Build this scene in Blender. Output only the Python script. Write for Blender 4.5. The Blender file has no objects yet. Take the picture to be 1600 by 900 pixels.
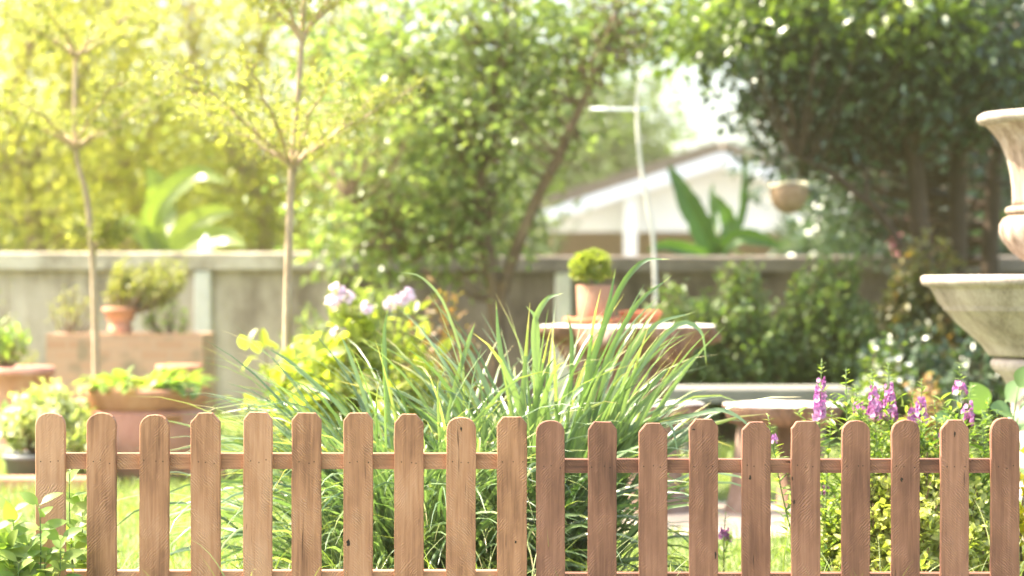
import bpy, math, random
import numpy as np
from mathutils import Vector, noise

SC = bpy.context.scene
C = SC.collection
PI = math.pi
R = math.radians

# ------------------------------------------------------------------ camera
F = 70.0 / 36.0 * 1600.0          # focal length in photograph pixels
EYE = 0.9
cam_d = bpy.data.cameras.new('camera')
cam = bpy.data.objects.new('camera', cam_d); C.objects.link(cam)
cam.location = (0, 0, EYE); cam.rotation_euler = (PI/2, 0, 0)
cam_d.lens = 70; cam_d.sensor_width = 36; cam_d.clip_start = 0.05; cam_d.clip_end = 600
cam_d.dof.use_dof = True; cam_d.dof.focus_distance = 4.85; cam_d.dof.aperture_fstop = 2.4
SC.camera = cam

# ------------------------------------------------------------------ sky, sun, exposure
SUN_EL, SUN_AZ = 53.0, -80.0      # degrees; azimuth from +Y, negative = to the left
w = bpy.data.worlds.new('World'); SC.world = w; w.use_nodes = True
nt = w.node_tree; nt.nodes.clear()
sky = nt.nodes.new('ShaderNodeTexSky'); sky.sky_type = 'NISHITA'; sky.sun_disc = False
sky.sun_elevation = R(SUN_EL); sky.sun_rotation = R(SUN_AZ % 360); sky.air_density = 1.0; sky.dust_density = 4.0; sky.ozone_density = 0.3
bg = nt.nodes.new('ShaderNodeBackground'); bg.inputs['Strength'].default_value = 0.15
wo = nt.nodes.new('ShaderNodeOutputWorld')
nt.links.new(sky.outputs[0], bg.inputs['Color']); nt.links.new(bg.outputs[0], wo.inputs['Surface'])
sd = bpy.data.lights.new('sun', 'SUN'); so = bpy.data.objects.new('sun', sd); C.objects.link(so)
sd.energy = 5.0; sd.angle = R(0.5); sd.color = (1.0, 0.91, 0.72)
SUN = Vector((math.sin(R(SUN_AZ))*math.cos(R(SUN_EL)), math.cos(R(SUN_AZ))*math.cos(R(SUN_EL)), math.sin(R(SUN_EL))))
so.rotation_euler = SUN.to_track_quat('Z', 'Y').to_euler(); so.location = (-6, 8, 9)
SC.view_settings.view_transform = 'Standard'; SC.view_settings.look = 'None'
SC.view_settings.exposure = 2.35; SC.view_settings.gamma = 1.0
SC.render.engine = 'CYCLES'
cy = SC.cycles
cy.use_denoising = True
cy.max_bounces = 7; cy.diffuse_bounces = 3; cy.glossy_bounces = 2; cy.transmission_bounces = 4
cy.transparent_max_bounces = 6; cy.volume_bounces = 0
cy.sample_clamp_indirect = 6.0

rng = np.random.default_rng(11)
random.seed(11)

# ------------------------------------------------------------------ helpers
def P(px, py, d):
    return np.array([(px-800.0)*d/F, d, EYE-(py-450.0)*d/F])

class MB:
    """collects verts / faces / a random value per face, links them as ONE mesh object"""
    def __init__(s): s.v = []; s.q = []; s.t = []; s.n = 0
    def add(s, v, quads=None, tris=None, rnd=0.5, mat=0):
        v = np.asarray(v, dtype=np.float32).reshape(-1, 3)
        if quads is not None and len(quads):
            q = np.asarray(quads, dtype=np.int32)+s.n; m = len(q)
            s.q.append((q, np.broadcast_to(np.asarray(rnd, dtype=np.float32), (m,)), np.full(m, mat, np.int32)))
        if tris is not None and len(tris):
            t = np.asarray(tris, dtype=np.int32)+s.n; m = len(t)
            s.t.append((t, np.broadcast_to(np.asarray(rnd, dtype=np.float32), (m,)), np.full(m, mat, np.int32)))
        s.v.append(v); s.n += len(v)
    def build(s, name, mats, parent=None, smooth=False, loc=None):
        me = bpy.data.meshes.new(name)
        v = np.concatenate(s.v)
        if loc is not None: v = v-np.asarray(loc, dtype=np.float32)
        me.vertices.add(len(v)); me.vertices.foreach_set('co', v.ravel())
        li = []; tot = []; rn = []; mi = []
        for lst, k in ((s.q, 4), (s.t, 3)):
            for f, r, m in lst:
                li.append(f.ravel()); tot.append(np.full(len(f), k, np.int32)); rn.append(r); mi.append(m)
        li = np.concatenate(li); tot = np.concatenate(tot); rn = np.concatenate(rn); mi = np.concatenate(mi)
        me.loops.add(len(li)); me.loops.foreach_set('vertex_index', li)
        me.polygons.add(len(tot))
        me.polygons.foreach_set('loop_start', np.concatenate(([0], np.cumsum(tot)[:-1])).astype(np.int32))
        me.polygons.foreach_set('material_index', mi)
        me.polygons.foreach_set('use_smooth', np.full(len(tot), smooth, bool))
        at = me.attributes.new('rnd', 'FLOAT', 'FACE'); at.data.foreach_set('value', np.ascontiguousarray(rn, dtype=np.float32))
        me.update(calc_edges=True); me.validate()
        for m in (mats if isinstance(mats, (list, tuple)) else [mats]): me.materials.append(m)
        o = bpy.data.objects.new(name, me); C.objects.link(o)
        if parent is not None: o.parent = parent
        if loc is not None:
            o.location = loc
            if parent is not None: o.location = Vector(loc)-parent.location
        return o

def tag(o, label=None, cat=None, group=None, kind=None):
    if label: o['label'] = label
    if cat: o['category'] = cat
    if group: o['group'] = group
    if kind: o['kind'] = kind
    return o
def thing(name, label, cat, loc=(0, 0, 0), group=None):
    o = bpy.data.objects.new(name, None); C.objects.link(o); o.location = [float(a) for a in loc]
    o.empty_display_size = 0.1
    return tag(o, label, cat, group)
def part(mb, name, mats, root, smooth=False):
    """mesh in world coordinates made a child of an un-rotated root"""
    o = mb.build(name, mats, root, smooth)
    o.location = -root.location if root.parent is None else (0, 0, 0)
    return o
def subpart(mb, name, mats, par, smooth=False):
    o = mb.build(name, mats, par, smooth); o.location = (0, 0, 0); return o

def box(mb, x0, x1, y0, y1, z0, z1, mat=0, rnd=0.5, jit=0.0):
    v = np.array([[x, y, z] for x in (x0, x1) for y in (y0, y1) for z in (z0, z1)], float)
    if jit: v += rng.normal(0, jit, v.shape)
    q = [[0, 1, 3, 2], [4, 6, 7, 5], [0, 4, 5, 1], [2, 3, 7, 6], [0, 2, 6, 4], [1, 5, 7, 3]]
    mb.add(v, quads=q, mat=mat, rnd=rnd)

def bbox(mb, x0, x1, y0, y1, z0, z1, b=0.006, mat=0):
    """box with chamfered vertical and top edges"""
    rings = []
    for (ins, z) in ((0, z0), (0, z1-b), (b, z1)):
        c = b
        rings.append([(x0+ins+c, y0+ins), (x1-ins-c, y0+ins), (x1-ins, y0+ins+c), (x1-ins, y1-ins-c), (x1-ins-c, y1-ins), (x0+ins+c, y1-ins), (x0+ins, y1-ins-c), (x0+ins, y0+ins+c)])
        rings[-1] = [(x, y, z) for x, y in rings[-1]]
    v = np.array(rings).reshape(-1, 3)
    q = [[r*8+i, r*8+(i+1) % 8, (r+1)*8+(i+1) % 8, (r+1)*8+i] for r in range(2) for i in range(8)]
    v = np.vstack([v, v[16:].mean(0)])
    t = [[16+i, 16+(i+1) % 8, 24] for i in range(8)]
    mb.add(v, quads=q, tris=t, mat=mat)

def tube(mb, pts, rad, n=7, rnd=0.5, mat=0, cap=True):
    pts = np.asarray(pts, float); m = len(pts)
    rad = np.broadcast_to(np.asarray(rad, float), (m,))
    tan = np.gradient(pts, axis=0); tan /= np.linalg.norm(tan, axis=1)[:, None]+1e-9
    ref = np.array([0.31, 0.93, 0.2]); 
    if abs(tan[0] @ ref) > 0.85: ref = np.array([1.0, 0.1, 0])
    u = np.cross(tan, ref); u /= np.linalg.norm(u, axis=1)[:, None]+1e-9
    w_ = np.cross(tan, u)
    a = np.arange(n)*2*PI/n
    v = pts[:, None]+rad[:, None, None]*(np.cos(a)[None, :, None]*u[:, None]+np.sin(a)[None, :, None]*w_[:, None])
    q = [[i*n+j, i*n+(j+1) % n, (i+1)*n+(j+1) % n, (i+1)*n+j] for i in range(m-1) for j in range(n)]
    v = v.reshape(-1, 3); t = None
    if cap:
        v = np.vstack([v, pts[-1], pts[0]])
        t = [[(m-1)*n+j, (m-1)*n+(j+1) % n, m*n] for j in range(n)]+[[(j+1) % n, j, m*n+1] for j in range(n)]
    mb.add(v, quads=q, tris=t, rnd=rnd, mat=mat)

def smooth_path(ctrl, n=12):
    """Catmull-Rom through control points (any width of row)"""
    c = np.asarray(ctrl, float)
    if len(c) < 3: return np.array([c[0]+(c[-1]-c[0])*t for t in np.linspace(0, 1, n)])
    e = np.vstack([2*c[0]-c[1], c, 2*c[-1]-c[-2]]); out = []
    per = max(2, n//(len(c)-1))
    for i in range(len(c)-1):
        p0, p1, p2, p3 = e[i:i+4]
        for t in np.linspace(0, 1, per, endpoint=False):
            out.append(0.5*(2*p1+(p2-p0)*t+(2*p0-5*p1+4*p2-p3)*t*t+(3*p1-p0-3*p2+p3)*t**3))
    out.append(c[-1]); return np.array(out)

def lathe(mb, prof, cx, cy_, n=48, mod=None, rnd=0.5, mat=0, jit=0.0, seed=0):
    """prof rows (r, z); mod(angle array, row index) gives a radius factor"""
    prof = np.asarray(prof, float); m = len(prof); a = np.arange(n)*2*PI/n
    v = np.zeros((m, n, 3))
    for i, (r, z) in enumerate(prof):
        rr = np.full(n, r)
        if mod is not None: rr = rr*mod(a, i)
        if jit: rr = rr*(1+np.array([jit*noise.noise((math.cos(t)*1.7+seed, math.sin(t)*1.7, z*6.0)) for t in a]))
        v[i, :, 0] = cx+rr*np.cos(a); v[i, :, 1] = cy_+rr*np.sin(a); v[i, :, 2] = z
    q = [[i*n+j, i*n+(j+1) % n, (i+1)*n+(j+1) % n, (i+1)*n+j] for i in range(m-1) for j in range(n)]
    v = v.reshape(-1, 3)
    v = np.vstack([v, [cx, cy_, prof[0][1]], [cx, cy_, prof[-1][1]]])
    t = [[(j+1) % n, j, m*n] for j in range(n)]+[[(m-1)*n+j, (m-1)*n+(j+1) % n, m*n+1] for j in range(n)]
    mb.add(v, quads=q, tris=t, rnd=rnd, mat=mat)

# leaves ------------------------------------------------------------
def simple_leaf(wd=0.45, fold=0.12, droop=0.10):
    v = np.array([[0, 0, 0], [-wd/2, .42, fold*.6], [0, .5, -.0], [wd/2, .42, fold*.6], [0, 1, -droop]])
    q = np.array([[0, 2, 4, 1], [0, 3, 4, 2]]); return v, q
def fine_leaf(wd=0.4, fold=0.2, curl=0.25, n=6, peak=0.4, petiole=0.0):
    """a strip of n stations, three vertices each: ovate outline, folded on the midrib and curling down"""
    v = []; q = []
    for i in range(n+1):
        t = i/n
        s = (t/peak)**0.8 if t < peak else ((1-t)/(1-peak))**0.75
        s = math.sin(min(1, s)*PI/2)
        if i == 0: s = 0.10
        if i == n: s = 0.02
        z = -curl*t*t; h = wd/2*s
        y = petiole+t
        v += [[-h, y, z+fold*h], [0, y, z], [h, y, z+fold*h]]
    for i in range(n):
        a = i*3; q += [[a, a+1, a+4, a+3], [a+1, a+2, a+5, a+4]]
    v = np.array(v, float)
    if petiole:
        k = len(v); v = np.vstack([v, [[-.012, 0, .03], [.012, 0, .03]]]); q.append([k, k+1, 2, 0])
    return v, np.array(q)

def norm(a): return a/(np.linalg.norm(a, axis=-1, keepdims=True)+1e-9)
def scatter(mb, tm, pos, axis, up, size, rnd, mat=0):
    tv, tq = tm; N = len(pos)
    axis = norm(axis); side = norm(np.cross(axis, up)); nz = np.cross(side, axis)
    size = np.broadcast_to(np.asarray(size, float), (N,))
    v = pos[:, None]+size[:, None, None]*(tv[None, :, 0, None]*side[:, None]+tv[None, :, 1, None]*axis[:, None]+tv[None, :, 2, None]*nz[:, None])
    k = len(tv)
    q = (tq[None]+(np.arange(N)*k)[:, None, None]).reshape(-1, 4)
    mb.add(v.reshape(-1, 3), quads=q, rnd=np.repeat(np.broadcast_to(rnd, (N,)), len(tq)), mat=mat)

def rdirs(n, flat=0.6):
    d = rng.normal(0, 1, (n, 3)); d[:, 2] *= flat; return norm(d)

# ------------------------------------------------------------------ materials
def mat_new(name):
    m = bpy.data.materials.new(name); m.use_nodes = True
    return m, m.node_tree.nodes, m.node_tree.links, m.node_tree.nodes['Principled BSDF']
def ramp(nodes, cols, pos=None):
    r = nodes.new('ShaderNodeValToRGB'); e = r.color_ramp.elements
    pos = pos or list(np.linspace(0, 1, len(cols)))
    while len(e) < len(cols): e.new(0.5)
    for k, (c, p) in enumerate(zip(cols, pos)): e[k].position = p; e[k].color = (*c, 1)
    return r
def leafmat(name, cols, trans=0.38, rough=0.42, tcol=(0.9, 1.0, 0.35), pos=None, spec=0.5, tgain=1.6):
    m, N, L, b = mat_new(name)
    a = N.new('ShaderNodeAttribute'); a.attribute_name = 'rnd'
    r = ramp(N, cols, pos); L.new(a.outputs['Fac'], r.inputs[0])
    L.new(r.outputs[0], b.inputs['Base Color']); b.inputs['Roughness'].default_value = rough
    b.inputs['Specular IOR Level'].default_value = spec
    t = N.new('ShaderNodeBsdfTranslucent')
    mx = N.new('ShaderNodeMix'); mx.data_type = 'RGBA'; mx.blend_type = 'MULTIPLY'; mx.inputs['Factor'].default_value = 1
    L.new(r.outputs[0], mx.inputs['A']); mx.inputs['B'].default_value = (tcol[0]*tgain, tcol[1]*tgain, tcol[2]*tgain, 1)
    L.new(mx.outputs['Result'], t.inputs['Color'])
    ms = N.new('ShaderNodeMixShader'); ms.inputs[0].default_value = trans
    L.new(b.outputs[0], ms.inputs[1]); L.new(t.outputs[0], ms.inputs[2])
    L.new(ms.outputs[0], N['Material Output'].inputs['Surface'])
    return m
def stonemat(name, cols, scale=6.0, rough=0.85, bump=0.25, fine=60.0, stretch=(1, 1, 1), pos=None, dist=0.02, spec=0.3):
    """mottled stone, clay, concrete or bark: two noises on object coordinates through a ramp, bumped"""
    m, N, L, b = mat_new(name)
    tc = N.new('ShaderNodeTexCoord'); mp = N.new('ShaderNodeMapping'); mp.inputs['Scale'].default_value = stretch
    L.new(tc.outputs['Object'], mp.inputs['Vector'])
    n1 = N.new('ShaderNodeTexNoise'); n1.inputs['Scale'].default_value = scale; n1.inputs['Detail'].default_value = 6; n1.inputs['Roughness'].default_value = 0.65
    n2 = N.new('ShaderNodeTexNoise'); n2.inputs['Scale'].default_value = fine; n2.inputs['Detail'].default_value = 4
    L.new(mp.outputs[0], n1.inputs['Vector']); L.new(mp.outputs[0], n2.inputs['Vector'])
    ad = N.new('ShaderNodeMath'); ad.operation = 'MULTIPLY_ADD'; L.new(n2.outputs['Fac'], ad.inputs[0]); ad.inputs[1].default_value = 0.3
    L.new(n1.outputs['Fac'], ad.inputs[2])
    sb = N.new('ShaderNodeMapRange'); L.new(ad.outputs[0], sb.inputs['Value'])
    sb.inputs['From Min'].default_value = 0.38; sb.inputs['From Max'].default_value = 0.92
    r = ramp(N, cols, pos); L.new(sb.outputs[0], r.inputs[0]); L.new(r.outputs[0], b.inputs['Base Color'])
    b.inputs['Roughness'].default_value = rough; b.inputs['Specular IOR Level'].default_value = spec
    bp = N.new('ShaderNodeBump'); bp.inputs['Strength'].default_value = bump; bp.inputs['Distance'].default_value = dist
    L.new(ad.outputs[0], bp.inputs['Height']); L.new(bp.outputs[0], b.inputs['Normal'])
    return m

def picketmat(name, dark, mid, light, lying=False):
    """rough-sawn hardwood: long grain, diagonal saw marks of a per-board angle, broad tone patches"""
    m, N, L, b = mat_new(name)
    tc = N.new('ShaderNodeTexCoord'); oi = N.new('ShaderNodeObjectInfo')
    off = N.new('ShaderNodeVectorMath'); off.operation = 'MULTIPLY_ADD'
    cb = N.new('ShaderNodeCombineXYZ')
    for k in range(3): L.new(oi.outputs['Random'], cb.inputs[k])
    L.new(cb.outputs[0], off.inputs[0]); off.inputs[1].default_value = (37.0, 11.0, 53.0)
    ly = N.new('ShaderNodeMapping'); ly.inputs['Rotation'].default_value = (0, PI/2 if lying else 0, 0); L.new(tc.outputs['Object'], ly.inputs['Vector']); L.new(ly.outputs[0], off.inputs[2])
    def mapped(src, sc, rot=None):
        mp = N.new('ShaderNodeMapping'); mp.inputs['Scale'].default_value = sc; L.new(src, mp.inputs['Vector'])
        return mp
    # grain
    g = N.new('ShaderNodeTexNoise'); g.inputs['Scale'].default_value = 1.0; g.inputs['Detail'].default_value = 7; g.inputs['Roughness'].default_value = 0.62
    g.inputs['Distortion'].default_value = 0.35
    L.new(mapped(off.outputs[0], (150, 60, 7)).outputs[0], g.inputs['Vector'])
    # broad tone
    n = N.new('ShaderNodeTexNoise'); n.inputs['Scale'].default_value = 1.0; n.inputs['Detail'].default_value = 4
    L.new(mapped(off.outputs[0], (16, 8, 5)).outputs[0], n.inputs['Vector'])
    # saw marks
    sgn = N.new('ShaderNodeMath'); sgn.operation = 'MULTIPLY_ADD'; rd = N.new('ShaderNodeMath'); rd.operation = 'FRACT'; r7 = N.new('ShaderNodeMath'); r7.operation = 'MULTIPLY'; r7.inputs[1].default_value = 7.31
    L.new(oi.outputs['Random'], r7.inputs[0]); L.new(r7.outputs[0], rd.inputs[0]); st_ = N.new('ShaderNodeMath'); st_.operation = 'GREATER_THAN'; st_.inputs[1].default_value = .42; L.new(rd.outputs[0], st_.inputs[0])
    L.new(st_.outputs[0], sgn.inputs[0]); sgn.inputs[1].default_value = -1.6; sgn.inputs[2].default_value = .85
    mpr = N.new('ShaderNodeMapping'); L.new(off.outputs[0], mpr.inputs['Vector'])
    rc = N.new('ShaderNodeCombineXYZ'); L.new(sgn.outputs[0], rc.inputs[1]); L.new(rc.outputs[0], mpr.inputs['Rotation'])
    wv = N.new('ShaderNodeTexWave'); wv.wave_type = 'BANDS'; wv.bands_direction = 'Z'; wv.inputs['Scale'].default_value = 58
    wv.inputs['Distortion'].default_value = 9.0; wv.inputs['Detail'].default_value = 3; wv.inputs['Detail Scale'].default_value = 0.6
    L.new(mpr.outputs[0], wv.inputs['Vector'])
    mk = N.new('ShaderNodeTexNoise'); mk.inputs['Scale'].default_value = 1; mk.inputs['Detail'].default_value = 3
    L.new(mapped(off.outputs[0], (30, 10, 11)).outputs[0], mk.inputs['Vector'])
    mr = N.new('ShaderNodeMapRange'); mr.inputs['From Min'].default_value = 0.40; mr.inputs['From Max'].default_value = 0.62; L.new(mk.outputs['Fac'], mr.inputs['Value'])
    vt = N.new('ShaderNodeVectorTransform'); vt.vector_type = 'NORMAL'; vt.convert_from = 'WORLD'; vt.convert_to = 'OBJECT'
    ge = N.new('ShaderNodeNewGeometry'); L.new(ge.outputs['True Normal'], vt.inputs[0]); sy = N.new('ShaderNodeSeparateXYZ'); L.new(vt.outputs[0], sy.inputs[0])
    ab = N.new('ShaderNodeMath'); ab.operation = 'ABSOLUTE'; L.new(sy.outputs[1], ab.inputs[0])
    fr = N.new('ShaderNodeMapRange'); fr.inputs['From Min'].default_value = .85; fr.inputs['From Max'].default_value = .98; L.new(ab.outputs[0], fr.inputs['Value'])
    m0 = N.new('ShaderNodeMath'); m0.operation = 'MULTIPLY'; L.new(fr.outputs[0], m0.inputs[0]); L.new(mr.outputs[0], m0.inputs[1])
    # the blade bites unevenly: strokes come and go
    bt = N.new('ShaderNodeTexNoise'); bt.inputs['Scale'].default_value = 1; bt.inputs['Detail'].default_value = 4; L.new(mapped(off.outputs[0], (34, 14, 24)).outputs[0], bt.inputs['Vector'])
    b2 = N.new('ShaderNodeMapRange'); b2.inputs['From Min'].default_value = .38; b2.inputs['From Max'].default_value = .62; L.new(bt.outputs['Fac'], b2.inputs['Value'])
    m1 = N.new('ShaderNodeMath'); m1.operation = 'MULTIPLY'; L.new(m0.outputs[0], m1.inputs[0]); L.new(b2.outputs[0], m1.inputs[1])
    sm = N.new('ShaderNodeMath'); sm.operation = 'MULTIPLY'; L.new(wv.outputs['Fac'], sm.inputs[0]); L.new(m1.outputs[0], sm.inputs[1])
    # colour
    s1 = N.new('ShaderNodeMath'); s1.operation = 'MULTIPLY_ADD'; L.new(g.outputs['Fac'], s1.inputs[0]); s1.inputs[1].default_value = 0.85; 
    s0 = N.new('ShaderNodeMath'); s0.operation = 'MULTIPLY_ADD'; L.new(n.outputs['Fac'], s0.inputs[0]); s0.inputs[1].default_value = 0.95; s0.inputs[2].default_value = -0.50
    L.new(s0.outputs[0], s1.inputs[2])
    s2 = N.new('ShaderNodeMath'); s2.operation = 'MULTIPLY_ADD'; L.new(sm.outputs[0], s2.inputs[0]); s2.inputs[1].default_value = 0.38; L.new(s1.outputs[0], s2.inputs[2])
    s3 = N.new('ShaderNodeMath'); s3.operation = 'MULTIPLY_ADD'; L.new(oi.outputs['Random'], s3.inputs[0]); s3.inputs[1].default_value = 0.26; L.new(s2.outputs[0], s3.inputs[2])
    r = ramp(N, [dark, mid, light], [0.18, 0.52, 0.98]); L.new(s3.outputs[0], r.inputs[0])
    # thin drying checks
    ck = N.new('ShaderNodeTexNoise'); ck.inputs['Scale'].default_value = 1; ck.inputs['Detail'].default_value = 5; ck.inputs['Distortion'].default_value = 0.8
    L.new(mapped(off.outputs[0], (85, 20, 5)).outputs[0], ck.inputs['Vector'])
    cr = N.new('ShaderNodeMapRange'); cr.inputs['From Min'].default_value = 0.235; cr.inputs['From Max'].default_value = 0.31; L.new(ck.outputs['Fac'], cr.inputs['Value'])
    mx = N.new('ShaderNodeMix'); mx.data_type = 'RGBA'; L.new(cr.outputs[0], mx.inputs['Factor']); mx.inputs['A'].default_value = (dark[0]*.45, dark[1]*.42, dark[2]*.42, 1); L.new(r.outputs[0], mx.inputs['B'])
    L.new(mx.outputs['Result'], b.inputs['Base Color'])
    b.inputs['Roughness'].default_value = 0.72; b.inputs['Specular IOR Level'].default_value = 0.3
    h = N.new('ShaderNodeMath'); h.operation = 'MULTIPLY_ADD'; L.new(sm.outputs[0], h.inputs[0]); h.inputs[1].default_value = 1.5; L.new(g.outputs['Fac'], h.inputs[2])
    h2 = N.new('ShaderNodeMath'); h2.operation = 'MULTIPLY_ADD'; L.new(cr.outputs[0], h2.inputs[0]); h2.inputs[1].default_value = 0.8; L.new(h.outputs[0], h2.inputs[2])
    bp = N.new('ShaderNodeBump'); bp.inputs['Strength'].default_value = 0.8; bp.inputs['Distance'].default_value = 0.0016
    L.new(h2.outputs[0], bp.inputs['Height']); L.new(bp.outputs[0], b.inputs['Normal'])
    return m
def plain(name, col, rough=0.6, spec=0.4):
    m, N, L, b = mat_new(name)
    n = N.new('ShaderNodeTexNoise'); n.inputs['Scale'].default_value = 14; n.inputs['Detail'].default_value = 5
    r = ramp(N, [tuple(c*.8 for c in col), tuple(min(1, c*1.12) for c in col)], [.3, .7]); L.new(n.outputs['Fac'], r.inputs[0])
    tc = N.new('ShaderNodeTexCoord'); L.new(tc.outputs['Object'], n.inputs['Vector'])
    L.new(r.outputs[0], b.inputs['Base Color']); b.inputs['Roughness'].default_value = rough; b.inputs['Specular IOR Level'].default_value = spec
    return m

M = {}
M['wood_glow'] = picketmat('sawn_wood_glow', (.17, .076, .044), (.35, .168, .095), (.51, .285, .18))  # left panel: sun-flare wash put into a lighter, yellower wood colour
M['wood_red'] = picketmat('sawn_wood_red', (.095, .040, .028), (.20, .088, .058), (.34, .165, .112))  # right panel: darker copy of the wood, without the painted wash
M['rail_glow'] = picketmat('sawn_rail_glow', (.15, .068, .038), (.35, .17, .10), (.54, .30, .19), True)  # rail copy with the same wash in its colour
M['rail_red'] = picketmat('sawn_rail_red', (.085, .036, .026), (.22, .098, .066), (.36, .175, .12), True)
M['dark'] = plain('dark_hole', (.02, .013, .01), .9)
M['strap'] = leafmat('strap_leaf', [(.045, .085, .04), (.115, .18, .085), (.20, .27, .14), (.29, .33, .12), (.40, .34, .18)], trans=.30, rough=.32, pos=[0, .35, .75, .93, 1], spec=.8, tgain=1.6, tcol=(.9, 1, .4))
M['grass'] = leafmat('lawn_grass', [(.12, .17, .05), (.19, .24, .085), (.30, .32, .14)], trans=.45, rough=.45)
M['sapling'] = leafmat('sapling_leaf', [(.15, .175, .045), (.22, .24, .065), (.31, .31, .11)], trans=.5, tcol=(1, 1, .5))
M['yellowgreen'] = leafmat('yellow_green_leaf', [(.14, .18, .035), (.25, .28, .055), (.38, .38, .09)], trans=.48, rough=.4, tgain=1.9)
M['lefttree'] = leafmat('glow_tinted_leaf', [(.20, .22, .05), (.32, .33, .075), (.42, .41, .13)], trans=.58, rough=.4, tcol=(1, 1, .5), tgain=1.7)  # yellow pushed up so the leaf colour carries the sun glow
M['midtree'] = leafmat('bright_tree_leaf', [(.09, .135, .045), (.155, .205, .07), (.26, .29, .11)], trans=.5, rough=.33, tcol=(.95, 1, .5), tgain=1.8)
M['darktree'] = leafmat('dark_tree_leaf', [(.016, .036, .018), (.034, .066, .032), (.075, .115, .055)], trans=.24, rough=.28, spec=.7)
M['darkfresh'] = leafmat('fresh_dark_leaf', [(.05, .09, .02), (.10, .15, .03), (.18, .22, .04)], trans=.45, rough=.35)
M['fartree'] = leafmat('far_tree_leaf', [(.05, .085, .028), (.085, .13, .038), (.14, .18, .05)], trans=.4, rough=.5)
M['farglow'] = leafmat('sun_tinted_far_leaf', [(.16, .19, .06), (.23, .26, .09), (.31, .33, .13)], trans=.47, rough=.5)  # paler copy of the far leaf, sunlight put into its colour
M['shrub'] = leafmat('shrub_leaf', [(.055, .10, .035), (.11, .165, .055), (.21, .25, .08), (.44, .17, .13)], trans=.42, pos=[0, .5, .93, 1])
M['dimshrub'] = leafmat('olive_shrub_leaf', [(.03, .05, .02), (.07, .09, .03), (.16, .15, .04), (.30, .15, .06)], trans=.3)
M['banana'] = leafmat('banana_leaf', [(.035, .085, .02), (.07, .13, .03)], trans=.35, rough=.35)
M['banana_pale'] = leafmat('pale_banana_leaf', [(.17, .22, .06), (.26, .30, .10)], trans=.5, rough=.35)
M['angel'] = leafmat('flower_plant_leaf', [(.12, .19, .045), (.20, .28, .06), (.32, .36, .10)], trans=.48)
M['golden'] = leafmat('golden_leaf', [(.18, .24, .05), (.36, .38, .11), (.56, .53, .26)], trans=.45)
M['purple'] = leafmat('purple_petal', [(.28, .07, .25), (.46, .19, .40), (.66, .42, .60)], trans=.3, tcol=(1, .5, 1), tgain=1.2)
M['lilac'] = leafmat('lilac_petal', [(.72, .54, .64), (.84, .74, .80)], trans=.3, tcol=(1, .8, 1), tgain=1.0)
M['white_petal'] = leafmat('white_petal', [(.6, .62, .55), (.78, .78, .74)], trans=.3, tcol=(1, 1, .9), tgain=1.0)
M['variegated'] = leafmat('variegated_leaf', [(.16, .23, .06), (.46, .48, .24), (.74, .72, .52)], trans=.35)
M['weed'] = leafmat('weed_leaf', [(.13, .21, .05), (.20, .28, .07), (.28, .33, .10)], trans=.45)
M['broad'] = leafmat('broad_leaf', [(.06, .12, .04), (.11, .18, .07), (.16, .24, .08)], trans=.3, rough=.38)
M['succulent'] = leafmat('succulent_leaf', [(.19, .24, .045), (.30, .34, .07), (.43, .44, .12)], trans=.3)
M['pink_petal'] = leafmat('pink_petal', [(.55, .05, .12), (.65, .2, .3)], trans=.3, tcol=(1, .6, .7), tgain=1)
M['bark_pale'] = stonemat('pale_bark', [(.24, .17, .11), (.36, .27, .18), (.46, .37, .27)], 18, bump=.3, stretch=(1, 1, .4))
M['bark'] = stonemat('brown_bark', [(.09, .055, .035), (.17, .11, .075), (.27, .19, .13)], 14, bump=.6, stretch=(1, 1, .35))
M['bark_dark'] = stonemat('dark_bark', [(.035, .023, .016), (.07, .045, .032), (.12, .08, .06)], 12, bump=.6, stretch=(1, 1, .3))
M['stem'] = plain('green_stem', (.10, .15, .05), .6)
M['stem_brown'] = plain('brown_stem', (.16, .10, .06), .7)
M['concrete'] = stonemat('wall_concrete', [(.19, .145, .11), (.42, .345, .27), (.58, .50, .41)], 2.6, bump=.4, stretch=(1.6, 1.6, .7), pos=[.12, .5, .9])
M['concrete_shade'] = stonemat('shaded_concrete', [(.055, .04, .035), (.16, .12, .10), (.27, .215, .18)], 2.6, bump=.4, stretch=(1.6, 1.6, .7), pos=[.12, .5, .9])  # same mottled concrete, darkened: the wall's shade is in the colour
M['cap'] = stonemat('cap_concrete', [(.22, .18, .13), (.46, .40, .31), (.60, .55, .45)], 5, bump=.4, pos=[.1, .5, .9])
M['cap_shade'] = stonemat('cap_shaded', [(.11, .09, .08), (.19, .16, .145), (.27, .235, .21)], 5, bump=.3)  # cap of that wall, its shade in the colour too
M['pillar'] = stonemat('pillar_concrete', [(.46, .43, .37), (.58, .55, .49), (.68, .65, .60)], 4, bump=.2)
M['terracotta'] = stonemat('terracotta', [(.34, .15, .085), (.46, .215, .13), (.55, .30, .20)], 5, bump=.15, dist=.006)
M['terracotta_pink'] = stonemat('bloomed_terracotta', [(.38, .15, .11), (.50, .24, .18), (.62, .40, .34)], 3.5, bump=.2, dist=.006)
M['clay_orange'] = stonemat('orange_clay', [(.42, .13, .06), (.55, .18, .085), (.62, .25, .14)], 7, bump=.15, dist=.004)
M['clay_plain'] = stonemat('dusty_clay', [(.25, .125, .08), (.33, .175, .115), (.42, .25, .18)], 6, bump=.12, dist=.004)
M['stone'] = stonemat('cast_stone', [(.15, .12, .10), (.345, .292, .258), (.50, .435, .395)], 6, stretch=(1.4, 1.4, .5), pos=[.1, .5, .92], bump=.5, fine=110, dist=.006)
M['stone_stained'] = stonemat('stained_stone', [(.11, .07, .045), (.27, .20, .155), (.42, .36, .315)], 9, bump=.35, stretch=(2.2, 2.2, .22), dist=.006, pos=[.08, .45, .9])
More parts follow.
